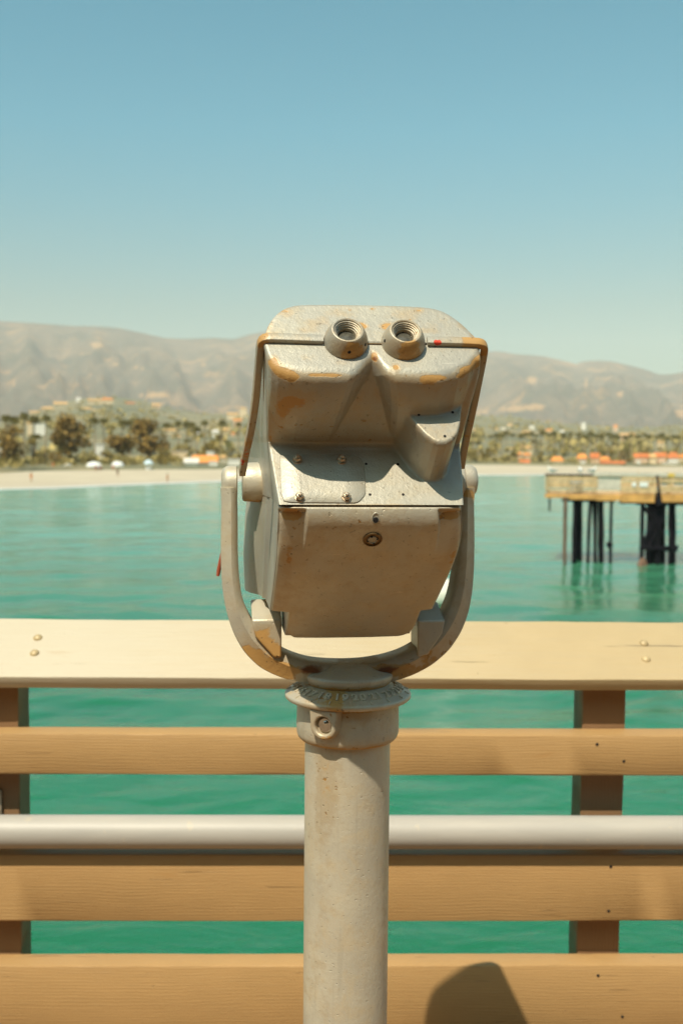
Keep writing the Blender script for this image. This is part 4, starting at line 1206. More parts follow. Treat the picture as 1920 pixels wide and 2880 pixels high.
# palms: one modelled, the others copied and scaled
def make_palm(hh, kind):
    o = empty('palm_tree', (0, 0, 0))
    mb = MB(); b = 0.25 * (1 if kind else -1)
    mb.tube([(0, 0, -1), (b * .3, 0, hh * .3), (b, 0, hh * .65), (b * 1.6, 0, hh * .93)], [.42, .30, .25, .22], 8)
    mb.build('trunk', M['palm_bark'], o)
    mb = MB(); c = Vector((b * 1.6, 0, hh * .93))
    nf = 52 if kind else 44
    for k in range(nf):
        a = k * 2.4; lift = 1.0 - 1.7 * (k / nf); L = (2.3 if kind else 1.9) * (0.85 + .3 * rng.random())
        pts = []
        for t in np.linspace(0, 1, 6):
            r_ = L * t; pts.append(c + Vector((math.cos(a) * r_ * math.cos(lift * .9), math.sin(a) * r_ * math.cos(lift * .9), L * t * math.sin(lift * .9) + .9 * t - 1.5 * t * t)))
        side = Vector((-math.sin(a), math.cos(a), 0))
        for i in range(5):
            w0, w1 = .46 * math.sin(math.pi * (i / 5 * .8 + .15)), .46 * math.sin(math.pi * ((i + 1) / 5 * .8 + .15))
            dn = Vector((0, 0, -.16))
            mb.add([pts[i] - side * w0 + dn, pts[i], pts[i + 1], pts[i + 1] - side * w1 + dn], [(0, 1, 2, 3)])
            mb.add([pts[i], pts[i] + side * w0 + dn, pts[i + 1] + side * w1 + dn, pts[i + 1]], [(0, 1, 2, 3)])
    mb.build('crown', M['leaf_palm'], o, ang=0)
    return o
palm_protos = [make_palm(15.0, 0), make_palm(15.0, 1)]
used = [False, False]
def copy_tree(o, parent=None):
    c = o.copy(); COL.objects.link(c); c.parent = parent
    for ch in list(o.children): copy_tree(ch, c)
    return c
def palm(u, v_top, wpx, back, label, kind=1, group='tall palms in the row behind the beach'):
    p = land(u, shore_s(u, back)); r = math.hypot(p.x, p.y)
    h = EYE + elev(u, v_top) * r - p.z
    if used[kind]: o = copy_tree(palm_protos[kind])
    else: o = palm_protos[kind]; used[kind] = True
    o.location = p; k = h / 15.6; kw = max(.8, (wpx * r / F) / 3.7)
    o.scale = (kw, kw, k); o.rotation_euler = (0, 0, rng.random() * 6.28)
    tag(o, label, 'palm', group)
PL = [(18, 1160, 28, 60, 'bushy palm nearest the picture border'), (40, 1166, 18, 80, 'small thin palm second in the palm row'), (67, 1153, 24, 62, 'tallest slim palm of the palm row, third from the border'), (96, 1164, 26, 60, 'round-headed palm above the white roof on the hill'), (128, 1160, 20, 70, 'thin palm beside the tallest dark tree'),
      (268, 1172, 18, 100, 'left palm of the close pair under the yellow houses'), (292, 1170, 18, 100, 'right palm of the close pair under the yellow houses'), (344, 1176, 18, 90, 'palm in front of the big dark irregular tree'), (366, 1176, 18, 90, 'palm touching the big dark irregular tree'), (468, 1186, 18, 120, 'palm rising just right of the big dark irregular tree'),
      (503, 1178, 16, 110, 'thin palm above the long pale wall'), (524, 1182, 16, 110, 'palm of the tight trio, on the side of the thin palm'), (539, 1182, 16, 115, 'middle palm of the tight trio'), (552, 1196, 16, 90, 'lowest palm of the tight trio'), (577, 1177, 18, 90, 'straight lone palm above the orange roofed house'), (622, 1178, 18, 110, 'lone palm between the pale hill houses'), (672, 1182, 18, 110, 'palm partly hidden by the rim of the viewer'),
      (100, 1218, 14, 40, 'short dark palm below the white roof on the hill'), (530, 1232, 16, 60, 'short palm behind the pale wall'),
      (1345, 1240, 16, 60, 'palm beside the rim on the far bank'), (1330, 1215, 18, 120, 'tall palm close to the rim of the viewer')]
for i, (u, v, w, b, lb) in enumerate(PL): palm(u, v, w, b, lb, i % 2)
n_r = 34
for i in range(n_r):
    u = 1375 + i * 16.6 + rng.normal() * 3; v = 1206 + 14 * rng.random() + (u - 1375) * .012
    palm(u, v, 17, 70 + 120 * rng.random(), 'tall palm in the dense grove above the red roofs', i % 2, 'palms in the grove above the red roofs')

# scattered woods: the tree cover of the town and foothills, too many to count
mb = MB()
for k in range(2900):
    u = rng.uniform(-1300, 3100); s = rng.random() ** 1.25
    if s * 2000 < 45: continue
    p = land(u, s); r = math.hypot(p.x, p.y)
    h = rng.uniform(3, 7.5)
    if s < .22 and rng.random() < (.35 if u > 1300 else .78): continue
    if rng.random() < .3 and s > .5: continue
    leaf_cloud(mb, (p.x, p.y, p.z + h * .5), (h * .55, h * .5, h * .5), 12 if s > .35 else 20, h * .24)
tag(mb.build('town_woods', M['leaf_pale'], ang=0), 'olive tree cover spreading over the town and foothills', 'woods', kind='stuff')
mb = MB()
for k in range(1500):
    u = rng.uniform(-1100, 3000); bk = rng.uniform(1, 50); p = land(u, shore_s(u, bk)); h = rng.uniform(.5, 1.1) if bk < 14 else rng.uniform(.8, 2.4)
    if 525 < u < 675 and bk < 24: continue
    leaf_cloud(mb, (p.x, p.y, p.z + h * .45), (h * .8, h * .6, h * .5), 14, h * .25)
tag(mb.build('beach_scrub', M['leaf_pale'], ang=0), 'low olive and tan scrub along the top of the sand', 'scrub', kind='stuff')

# ------------------------------------------------------------------ houses
M['white_wall'] = plain('white_plaster', (0.78, 0.72, 0.62), 0.8)
M['cream_wall'] = plain('cream_plaster', (0.72, 0.55, 0.34), 0.8)
M['pink_wall'] = plain('peach_plaster', (0.70, 0.46, 0.30), 0.8)
M['red_roof'] = plain('red_roof_tiles', (0.55, 0.155, 0.04), 0.8, 0, .25, .8)
M['orange_roof'] = plain('orange_roof_tiles', (0.75, 0.27, 0.06), 0.8, 0, .2, .8)
M['tan_roof'] = plain('tan_roof_tiles', (0.62, 0.36, 0.14), 0.8, 0, .2, .8)
M['grey_roof'] = plain('pale_flat_roof', (0.66, 0.60, 0.52), 0.8)
M['window_dark'] = plain('dark_window', (0.05, 0.05, 0.05), 0.2)
def house(u, v_top, wpx, hpx, back, wall, roof, label, style='hip', group=None, roof_share=0.45, cat='house', name='house', windows=True):
    """back: metres behind the sand edge"""
    s = shore_s(u, back); p = land(u, s); r = math.hypot(p.x, p.y); k = r / F
    ztop = EYE + elev(u, v_top) * r; h = max(hpx * k, 0); w = wpx * k; d = min(w * .7, 14)
    base = p.z - 0.4; z0 = ztop - h
    hh = ztop - base
    hr = h * roof_share if style != 'flat' else h * .10
    o = tag(empty(name, (p.x, p.y, base), -bearing(u)), label, cat, group)
    mb = MB(); mb.box((0, 0, (hh - hr) / 2), (w, d, hh - hr)); mb.build('wall', M[wall], o, ang=0)
    e = .05 * w + .2
    mb = MB(); zb = hh - hr
    if style == 'flat': mb.box((0, 0, zb + hr / 2 + .01), (w + e, d + e, hr))
    elif style == 'gable':
        mb.add([(-w/2-e, -d/2-e, zb), (w/2+e, -d/2-e, zb), (w/2+e, d/2+e, zb), (-w/2-e, d/2+e, zb), (-w/2-e, 0, zb+hr), (w/2+e, 0, zb+hr)], [(0,1,5,4), (2,3,4,5), (0,4,3), (1,2,5), (3,2,1,0)])
    else:
        mb.add([(-w/2-e, -d/2-e, zb), (w/2+e, -d/2-e, zb), (w/2+e, d/2+e, zb), (-w/2-e, d/2+e, zb), (-w*.3, 0, zb+hr), (w*.3, 0, zb+hr)], [(0,1,5,4), (2,3,4,5), (0,4,3), (1,2,5), (3,2,1,0)])
    mb.build('roof', M[roof], o, ang=0)
    if windows and h > 4:
        n = max(2, int(w / 4))
        for i in range(n):
            mb = MB(); mb.box((-w / 2 + w * (i + .5) / n, -d / 2 - .03, (hh - hr) - min(1.6, (hh - hr) * .45)), (min(1.4, w / n * .5), .10, 1.2)); mb.build('window', M['window_dark'], o, ang=0)
    return o
# on the beach front, from the border inwards
house(4, 1262, 28, 34, 40, 'white_wall', 'grey_roof', 'white two-storey house half cut by the picture border', 'flat')
house(281, 1248, 22, 34, 60, 'white_wall', 'grey_roof', 'slim white tower-like building between the dark trees', 'flat')
house(112, 1190, 32, 13, 420, 'white_wall', 'grey_roof', 'long white flat roofed house on the hill under the palms', 'flat')
house(85, 1187, 13, 9, 440, 'cream_wall', 'tan_roof', 'small tan house beside the long white house on the hill')
house(577, 1280, 62, 40, 10, 'white_wall', 'orange_roof', 'long low white house with a bright orange roof by the sand', 'gable', roof_share=.5)
house(538, 1288, 34, 30, 6, 'white_wall', 'grey_roof', 'white gabled hut at the end of the orange roofed house', 'gable')
house(600, 1297, 22, 22, 4, 'white_wall', 'grey_roof', 'white square hut in front of the orange roofed house', 'flat')
house(658, 1290, 34, 26, 6, 'white_wall', 'grey_roof', 'white flat beach pavilion beside the arm of the yoke', 'flat')
house(592, 1268, 20, 16, 50, 'white_wall', 'grey_roof', 'white block behind the orange roof', 'flat')
house(628, 1280, 16, 18, 40, 'white_wall', 'tan_roof', 'small white house between the orange roof and the pavilion')
house(505, 1267, 44, 12, 45, 'cream_wall', 'grey_roof', 'long pale wall-like building behind the round olive tree', 'flat')
for i, (u, v, w, h, b, wl_n, rf_n, lb) in enumerate([
    (268, 1122, 34, 11, 1500, 'cream_wall', 'tan_roof', 'wide yellow house on the crest of the hill, left of its neighbour'), (302, 1119, 34, 12, 1520, 'cream_wall', 'orange_roof', 'wide orange roofed house on the crest of the hill'),
    (288, 1152, 44, 14, 1150, 'cream_wall', 'tan_roof', 'long yellow house halfway up the hill'), (331, 1144, 16, 12, 1250, 'pink_wall', 'red_roof', 'small red house right of the long yellow house on the hill'), (368, 1131, 22, 8, 1450, 'cream_wall', 'red_roof', 'red roofed house near the end of the hill crest'),
    (222, 1118, 14, 10, 1650, 'white_wall', 'grey_roof', 'small white house alone on the crest of the hill'), (172, 1130, 34, 14, 1700, 'cream_wall', 'tan_roof', 'broad ochre house on the left flank of the hill'), (136, 1144, 36, 12, 1600, 'cream_wall', 'tan_roof', 'long ochre house lower on the flank of the hill'), (100, 1156, 26, 9, 1500, 'cream_wall', 'tan_roof', 'low ochre house at the foot of the flank of the hill'),
    (245, 1146, 28, 10, 1200, 'cream_wall', 'tan_roof', 'pale olive house in the middle of the hillside'), (440, 1134, 22, 12, 1700, 'pink_wall', 'tan_roof', 'peach house beyond the end of the hill'), (270, 1216, 36, 10, 420, 'white_wall', 'grey_roof', 'pale grey hall behind the tallest dark tree'), (290, 1220, 12, 14, 380, 'white_wall', 'grey_roof', 'white cube house beside the pale grey hall'), (343, 1222, 26, 12, 360, 'white_wall', 'grey_roof', 'white house between the two big dark trees'),
    (478, 1206, 30, 10, 500, 'cream_wall', 'tan_roof', 'cream house behind the crown of the big dark irregular tree'), (497, 1222, 22, 16, 380, 'white_wall', 'tan_roof', 'white house with a tan roof above the long pale wall'), (565, 1216, 22, 12, 420, 'white_wall', 'grey_roof', 'white villa behind the straight lone palm'), (606, 1208, 20, 14, 440, 'white_wall', 'grey_roof', 'white villa between the lone palms'), (636, 1204, 16, 12, 520, 'cream_wall', 'tan_roof', 'yellow cottage near the rim of the viewer'), (656, 1216, 10, 9, 480, 'pink_wall', 'orange_roof', 'small orange cottage near the rim of the viewer'),
    (654, 1160, 30, 12, 1300, 'cream_wall', 'tan_roof', 'cream mansion on the rise beside the rim of the viewer'), (684, 1146, 20, 8, 1600, 'cream_wall', 'tan_roof', 'yellow house highest beside the rim of the viewer'), (668, 1178, 22, 10, 900, 'pink_wall', 'orange_roof', 'orange house low on the rise beside the rim of the viewer')]):
    house(u, v, w, h, b, wl_n, rf_n, lb, 'hip' if i % 2 else 'gable', 'houses scattered over the hill', windows=False)
for i, (u, v, w, h, b, wl_n, rf_n, lb) in enumerate([
    (1342, 1206, 24, 10, 700, 'cream_wall', 'tan_roof', 'yellow house beside the rim on the far bank'), (1392, 1204, 16, 9, 800, 'cream_wall', 'tan_roof', 'ochre house in the haze above the grove'), (1413, 1202, 14, 9, 850, 'white_wall', 'grey_roof', 'pale house on the slope below the meadow'), (1432, 1191, 16, 8, 1100, 'cream_wall', 'tan_roof', 'tan house under the meadow'), (1493, 1196, 14, 12, 900, 'white_wall', 'grey_roof', 'tall white house above the palm grove'), (1479, 1212, 26, 12, 600, 'cream_wall', 'tan_roof', 'peach house among the palm tops'),
    (1541, 1207, 14, 9, 700, 'cream_wall', 'orange_roof', 'orange house above the palm grove'), (1579, 1208, 12, 12, 700, 'white_wall', 'grey_roof', 'white cube house above the palm grove'), (1638, 1188, 12, 10, 1400, 'white_wall', 'grey_roof', 'white house on the crest behind the far pier'), (1728, 1195, 12, 12, 1300, 'pink_wall', 'orange_roof', 'pink house alone on the crest'), (1762, 1218, 36, 12, 600, 'pink_wall', 'tan_roof', 'broad peach house behind the palms over the far pier'), (1855, 1240, 20, 12, 330, 'cream_wall', 'tan_roof', 'yellow house among the trees near the picture border'),
    (1438, 1258, 16, 12, 120, 'white_wall', 'tan_roof', 'white gable at the edge of the peach terrace'), (1470, 1254, 50, 14, 130, 'cream_wall', 'tan_roof', 'long peach terrace among the trees'), (1452, 1272, 22, 12, 80, 'pink_wall', 'orange_roof', 'orange roofed house under the peach terrace'), (1481, 1274, 22, 12, 78, 'pink_wall', 'orange_roof', 'second orange roofed house under the peach terrace'), (1475, 1292, 24, 20, 7, 'pink_wall', 'red_roof', 'red roofed beach house at the sand edge beside the dark-trunked tree'), (1432, 1300, 14, 14, 12, 'cream_wall', 'tan_roof', 'tan beach hut at the sand edge'), (1482, 1302, 14, 10, 6, 'white_wall', 'grey_roof', 'little white hut in front of the red roofed beach house'),
    (1566, 1284, 32, 26, 10, 'cream_wall', 'orange_roof', 'orange roofed house with a white end wall over the far pier end'), (1555, 1294, 14, 18, 12, 'white_wall', 'grey_roof', 'white hut in front of the orange roofed house over the far pier'), (1636, 1276, 26, 28, 16, 'pink_wall', 'orange_roof', 'tall peach house with an orange roof over the far pier'), (1672, 1274, 20, 30, 16, 'pink_wall', 'red_roof', 'narrow red roofed house next to the tall peach house'), (1700, 1284, 26, 20, 12, 'pink_wall', 'orange_roof', 'orange roofed bungalow beside the small rust tree'), (1722, 1296, 58, 16, 4, 'cream_wall', 'red_roof', 'long low red roofed building on the sand edge'), (1638, 1296, 14, 16, 10, 'white_wall', 'grey_roof', 'bright white kiosk in front of the tall peach house'),
    (1802, 1275, 34, 24, 14, 'pink_wall', 'red_roof', 'red roofed house just past the small rust tree'), (1830, 1276, 28, 22, 14, 'cream_wall', 'tan_roof', 'tan roofed house between two red roofs'), (1856, 1273, 28, 26, 14, 'pink_wall', 'red_roof', 'brightest red roofed house near the picture border'), (1892, 1272, 26, 34, 14, 'white_wall', 'red_roof', 'white house with a small red roof near the picture border'), (1794, 1294, 12, 14, 12, 'white_wall', 'grey_roof', 'white kiosk below the red roofs'), (1916, 1276, 18, 24, 40, 'cream_wall', 'orange_roof', 'cream house cut by the picture border'), (1880, 1300, 40, 8, 8, 'white_wall', 'grey_roof', 'low white wall-like hut on the sand near the picture border')]):
    house(u, v, w, h, b, wl_n, rf_n, lb, 'flat' if rf_n == 'grey_roof' else ('hip' if i % 2 else 'gable'), 'houses behind the palm grove', windows=False)

# ------------------------------------------------------------------ on the beach: tents, parasol, people
M['tent'] = plain('white_canvas', (0.80, 0.78, 0.74), 0.7)
M['tent_blue'] = plain('pale_blue_canvas', (0.55, 0.66, 0.68), 0.7)
M['pole_metal'] = plain('tent_pole', (0.5, 0.48, 0.45), 0.5, .3)
def beach_pt(u, v):
    # where the sight line meets the sand
    lo, hi = 0.0, 1.0
    a, b = r_water(u), r_sand(u) + 25
    f = lambda s: EYE + elev(u, v) * ((a - 6) * (1 - s) + b * s) - (ZW - .25 + (Z_SAND - ZW + .25) * s ** .8)
    for _ in range(40):
        m = (lo + hi) / 2
        if f(m) > 0: hi = m       # sight line above the sand there: look nearer
        else: lo = m
    s = 0.0
    best = min((abs(f(q)), q) for q in np.linspace(0, 1, 200)); s = best[1]
    return polar(u, (a - 6) * (1 - s) + b * s, ZW - .25 + (Z_SAND - ZW + .25) * s ** .8)
def tent(u, v_base, wpx, hpx, m, label):
    p = beach_pt(u, v_base); r = math.hypot(p.x, p.y); w = wpx * r / F; h = hpx * r / F
    o = tag(empty('beach_tent', p, -bearing(u)), label, 'tent', 'shade tents on the beach')
    mb = MB()
    n = 14; V = []
    for i in range(7):
        a = i / 6 * math.pi / 2
        V.append([(w / 2 * math.sin(a) * math.cos(t) * (1.0 + .06 * math.cos(4 * t)), w / 3 * math.sin(a) * math.sin(t), h * (.45 + .55 * math.cos(a))) for t in np.linspace(0, 2 * math.pi, 24, endpoint=False)])
    V.append([(q[0] * 1.01, q[1] * 1.01, h * .36) for q in V[-1]])
    me = grid_mesh('canopy', np.array(V), M[m], closed=True); smooth(me, 60); link('canopy', me, None, o)
    for sx in (-1, 1):
        for sy in (-1, 1):
            mb = MB(); mb.tube([(sx * w * .33, sy * w * .22, -.1), (sx * w * .33, sy * w * .22, h * .5)], .05, 6); mb.build('leg', M['pole_metal'], o)
tent(265, 1321, 40, 22, 'tent', 'wide white dome tent on the sand under the tallest dark tree')
tent(331, 1320, 32, 22, 'tent', 'smaller white-grey dome tent beside the wide white one')
tent(190, 1318, 22, 14, 'tent', 'lowest whitish tent at the sand edge')
p = beach_pt(418, 1321); r = math.hypot(p.x, p.y); k = r / F
o = tag(empty('beach_parasol', p), 'pale blue-white beach parasol standing over a white stall', 'parasol')
mb = MB(); mb.tube([(0, 0, -.2), (0, 0, 30 * k)], .05, 8); mb.build('pole', M['pole_metal'], o)
mb = MB(); mb.lathe([(14 * k, 15 * k), (14.2 * k, 17 * k), (11 * k, 22 * k), (6 * k, 26 * k), (0, 28 * k)], 12); mb.build('canopy', M['tent_blue'], o, ang=20)
mb = MB(); mb.box((0, 0, 5 * k), (14 * k, 10 * k, 10 * k)); mb.box((0, 0, 10.6 * k), (16 * k, 12 * k, 1.2 * k)); mb.build('stall', M['tent'], o, ang=0, bevel=.05)

M['skin'] = plain('skin', (0.45, 0.24, 0.13), 0.6)
M['cloth_orange'] = plain('orange_cloth', (0.60, 0.20, 0.05), 0.8)
M['cloth_red'] = plain('red_cloth', (0.55, 0.09, 0.04), 0.8)
M['cloth_dark'] = plain('dark_cloth', (0.10, 0.06, 0.04), 0.8)
M['hair'] = plain('dark_hair', (0.04, 0.025, 0.015), 0.7)
def person(u, v, cloth, label, stride=0.12, turn=0.0, sc=1.0):
    p = beach_pt(u, v)
    o = tag(empty('person', p, turn), label, 'person', 'people on the beach'); o.scale = (sc, sc, sc)
    J = [(0, 0, .95), (0, 0, 1.18), (0, .0, 1.42), (0, 0, 1.52), (0, .02, 1.62), (0, .02, 1.72),
         (.19, 0, 1.40), (.25, .03, 1.13), (.25, -.06, .88), (-.19, 0, 1.40), (-.25, -.03, 1.13), (-.25, -.10, .88),
         (.10, 0, .90), (.11, -stride * .6, .50), (.11, -stride * .4, .06), (.11, -stride * .4 - .16, .03), (-.10, 0, .90), (-.11, stride * .2, .50), (-.11, stride, .06), (-.11, stride - .15, .03)]
    E = [(0, 1), (1, 2), (2, 3), (3, 4), (4, 5), (2, 6), (6, 7), (7, 8), (2, 9), (9, 10), (10, 11), (0, 12), (12, 13), (13, 14), (14, 15), (0, 16), (16, 17), (17, 18), (18, 19)]
    rad = [.14, .13, .14, .055, .095, .07, .06, .045, .035, .06, .045, .035, .09, .06, .045, .035, .09, .06, .045, .035]
    me = bpy.data.meshes.new('body'); me.from_pydata(J, E, []); b = bpy.data.objects.new('body', me); COL.objects.link(b)
    sk = b.modifiers.new('skin', 'SKIN'); ss_ = b.modifiers.new('sub', 'SUBSURF'); ss_.levels = ss_.render_levels = 1
    for i, q in enumerate(rad): me.skin_vertices[0].data[i].radius = (q, q * (.75 if i < 3 else 1))
    me.skin_vertices[0].data[0].use_root = True
    bpy.context.view_layer.update()
    m2 = bpy.data.meshes.new_from_object(b.evaluated_get(bpy.context.evaluated_depsgraph_get()))
    bpy.data.objects.remove(b); m2.name = 'body'
    m2.materials.clear(); m2.materials.append(M['skin']); smooth(m2, 180); link('body', m2, None, o)
    mb = MB(); mb.lathe([(.17, .70), (.185, .85), (.165, 1.05), (.18, 1.25), (.19, 1.40), (.10, 1.47)], 16); c = mb.build('clothes', M[cloth], o); c.scale = (1, .8, 1)
    mb = MB(); mb.lathe([(.108, 1.62), (.11, 1.68), (.09, 1.75), (.0, 1.79)], 14); mb.build('hair', M['hair'], o)
person(331, 1341, 'cloth_dark', 'person in dark clothes walking alone on the sand below the tents', turn=.6)
person(471, 1357, 'cloth_orange', 'person in orange clothes standing at the wet edge of the sand', turn=1.2)
person(88, 1356, 'cloth_orange', 'person in orange clothes by the water near the picture border', turn=-.5)
person(270, 1326, 'cloth_red', 'person in red in front of the wide white tent', turn=2.0, sc=.9)
person(283, 1325, 'cloth_red', 'person in red at the right end of the wide white tent', turn=-1.0, sc=.8)
person(318, 1324, 'cloth_red', 'person in red beside the smaller tent', turn=.3, sc=.85)
person(150, 1321, 'cloth_orange', 'person in orange at the grass edge of the sand', turn=.3, sc=1.1)

# ------------------------------------------------------------------ the neighbouring fishing pier
M['pier_wood'] = plain('pier_timber', (0.58, 0.40, 0.21), 0.8, 0, .3, 3)
M['pier_rust'] = plain('pier_rust_timber', (0.62, 0.31, 0.09), 0.8, 0, .25, 2)
M['pier_grey'] = plain('grey_panel', (0.60, 0.52, 0.42), 0.7, 0, .15, 3)
M['pile'] = plain('tarred_pile', (0.010, 0.009, 0.012), 0.95, 0, .4, 2)
M['pile'].node_tree.nodes['Principled BSDF'].inputs['Specular IOR Level'].default_value = 0.1
M['pile_brown'] = plain('brown_pile', (0.16, 0.085, 0.05), 0.8, 0, .3, 2)
M['blue_tub'] = plain('blue_tub', (0.12, 0.20, 0.34), 0.5)
M['yellow_sign'] = plain('yellow_sign', (0.75, 0.48, 0.10), 0.5)
PYD = 60.0
pr = tag(empty('fishing_pier', at(1700, 1400, PYD)), 'weathered timber fishing pier on black piles standing in the green water', 'pier')
pc = pr.location.copy()
def pa_(u, v, dy=0.0): return at(u, v, PYD + dy) - pc
def pbox(mb, u0, u1, v0, v1, dy0, dy1):
    a, b = pa_(u0, v1, dy0), pa_(u1, v0, dy0)
    mb.box(((a.x + b.x) / 2, (dy0 + dy1) / 2, (a.z + b.z) / 2), (b.x - a.x, dy1 - dy0, b.z - a.z))
mb = MB(); q_ = [pa_(1534, 1386, .02), pa_(2400, 1386, .02), pa_(2400, 1386, 5), pa_(1537, 1386, 5)]; z_ = q_[0].z
mb.add([(p.x, p.y, z_) for p in q_] + [(p.x, p.y, z_ - .17) for p in q_], [(0, 1, 2, 3), (7, 6, 5, 4), (0, 4, 5, 1), (1, 5, 6, 2), (2, 6, 7, 3), (3, 7, 4, 0)]); mb.build('deck', M['pier_wood'], pr, ang=0)
for u0, u1, v1 in ((1532, 1600, 1400), (1600.5, 1676, 1405), (1676.5, 1745, 1408), (1745.5, 1840, 1413), (1846, 1990, 1412), (1990.5, 2400, 1414)):
    mb = MB(); pbox(mb, u0, u1, 1391, v1, -.18, .02); mb.build('fascia', M['pier_rust'], pr, bevel=.01)
for v in (1339, 1349, 1358, 1367, 1377):
    mb = MB(); pbox(mb, 1535, 1676, v, v + 5, -.06, .0); mb.build('rail_board', M['pier_wood'], pr, bevel=.01)
for v in (1337, 1352, 1369, 1379):
    mb = MB(); pbox(mb, 1748, 1845, v, v + 9, -.06, .0); mb.build('rail_board', M['pier_wood'], pr, bevel=.01)
for v in (1339, 1352, 1372, 1380):
    mb = MB(); pbox(mb, 1850, 2400, v, v + 5, -.06, .0); mb.build('rail_board', M['pier_wood'], pr, bevel=.01)
mb = MB(); pbox(mb, 1533, 1667, 1334, 1337.5, -.08, .06); mb.build('top_rail', M['pile'], pr)
mb = MB(); pbox(mb, 1668, 2400, 1335, 1338.5, -.08, .06); mb.build('top_rail', M['pier_grey'], pr)
for u0, u1 in ((1680, 1745), (1856, 1874), (1892, 1935)):
    mb = MB(); pbox(mb, u0, u1, 1340, 1376, .02, .06); mb.build('windbreak_panel', M['pier_grey'], pr)
for u, w, t in ((1544, 4, 1334), (1597, 4, 1336), (1668, 4, 1336), (1677, 4, 1337), (1746, 4, 1337), (1793, 5, 1326), (1834, 5, 1340), (1880, 14, 1342), (1948, 5, 1340), (2020, 5, 1340), (2100, 5, 1340)):
    mb = MB(); pbox(mb, u - w / 2, u + w / 2, t, 1391, .001, .10); mb.build('rail_post', M['pier_wood'], pr)
for v in (1341, 1360):      # the railing on the far side, seen through the near one
    mb = MB(); pbox(mb, 1535, 2400, v + 2, v + 6, 4.8, 4.86); mb.build('rail_board', M['pier_wood'], pr)
for q in range(5):
    v = 1340 + q * 9
    a = pa_(1533.5, v); e_ = pa_(1537, v, 4.7); mb = MB(); mb.tube([(a.x, .02, a.z), (e_.x, 4.7, a.z)], .05, 6); mb.build('rail_board', M['pier_wood'], pr)
mb = MB(); pbox(mb, 1776, 1788, 1357, 1368, -.10, -.062); pbox(mb, 1797, 1821, 1356, 1369, -.10, -.062); mb.build('notice_board', M['tent'], pr)
mb = MB(); pbox(mb, 1877, 1896, 1331, 1341, -.12, -.08); mb.build('sign', M['yellow_sign'], pr)
# dark ladder-like fender at the joint of the deck
mb = MB(); a, b = pa_(1847, 1338, -.2), pa_(1851, 1380, -.2); mb.tube([a, b, pa_(1852, 1420, -.2)], [.07, .08, .22], 8)
mb.tube([pa_(1851, 1380, -.2), pa_(1838, 1425, .5)], [.06, .2], 8); mb.tube([pa_(1851, 1380, -.2), pa_(1864, 1425, .5)], [.06, .2], 8); mb.build('fender_frame', M['pile'], pr)
# a row of dark beams under the deck
mb = MB(); pbox(mb, 1582, 1730, 1404, 1411, .25, .55); mb.build('cross_beam', M['pile'], pr)
mb = MB(); pbox(mb, 1745, 1790, 1411, 1417, -.1, .3); mb.build('cross_beam', M['pile'], pr)
mb = MB(); pbox(mb, 1790, 2400, 1413, 1420, .25, .6); mb.build('cross_beam', M['pile'], pr)
ZWp = ZW - pc.z
def pile(u0, u1, wpx, dy=0.0, m='pile', v0=1398, bottom=None):
    k = (PYD + dy) / F; a = pa_(u0, v0, dy)
    b0 = on(u1, 1585, ZW) - pc
    bx_ = at(u1, 1585, PYD + dy).x - pc.x
    zb_ = ZWp - 2.0 if bottom is None else pa_(u0, bottom, dy).z
    mb = MB(); pts = []
    for i in range(9):
        t = i / 8; t2 = t * (1 if bottom is None else .3)
        pts.append((a.x + (bx_ - a.x) * t2 + .01 * rng.normal(), dy + .01 * rng.normal(), a.z + (zb_ - a.z) * t))
    mb.tube(pts, [wpx * k / 2 * (1 + .06 * rng.normal()) for _ in pts], 12)
    mb.build('pile', M[m], pr)
pile(1544, 1544, 5.5, -.05, bottom=1438)
pile(1588.5, 1587, 11, -.1, 'pile_brown')
for u0, u1, w, dy in ((1616, 1614, 13, .2), (1632, 1630, 12, 1.2), (1624, 1622, 10, 3.6), (1659, 1650, 10, .3), (1674, 1672, 10, .5), (1668, 1678, 9, 2.8), (1691, 1692, 12, .4), (1684, 1688, 9, 3.8), (1718, 1716, 9, .3),
                      (1806, 1804, 12, .2), (1826, 1818, 13, .3), (1838, 1832, 14, .6), (1850, 1848, 14, .3), (1858, 1860, 13, 1.4), (1844, 1846, 14, 3.0), (1832, 1822, 14, 3.6), (1866, 1866, 10, .5), (1884, 1884, 12, .3), (1894, 1893, 12, 1.0),
                      (1960, 1960, 12, .3), (1985, 1982, 12, .6), (2060, 2058, 12, .3), (2085, 2086, 12, 1.0), (2180, 2180, 12, .3)):
    pile(u0, u1, w, dy)
# bracing between the close-set piles
mb = MB()
for (ua, va, ub, vb, dy) in ((1808, 1425, 1862, 1500, .15), (1866, 1425, 1812, 1520, .18), (1820, 1420, 1862, 1470, .16), (1816, 1560, 1866, 1440, .14), (1800, 1560, 1842, 1430, .2)):
    mb.tube([pa_(ua, va, dy), pa_(ub, vb, dy)], .11, 8)
mb.build('brace', M['pile'], pr)
mb = MB(); mb.tube([pa_(1798, 1541, .1), pa_(1902, 1546, .25)], .13, 8); mb.tube([pa_(1868, 1540, .1), pa_(1905, 1538, .25)], .10, 8); mb.build('waterline_beam', M['pile'], pr)
mb = MB(); mb.tube([pa_(1711, 1525, .0), pa_(1714, 1538, .0)], [.16, .2], 8); mb.build('pile_collar', M['pile'], pr)
mb = MB(); mb.tube([pa_(1806, 1570, -.3), pa_(1802, 1580, -.4), pa_(1798, 1598, -.5)], [.07, .16, .22], 8); mb.tube([pa_(1808, 1570, -.3), pa_(1815, 1600, -.3)], [.07, .2], 8); mb.build('rusty_footing', M['pile_brown'], pr)
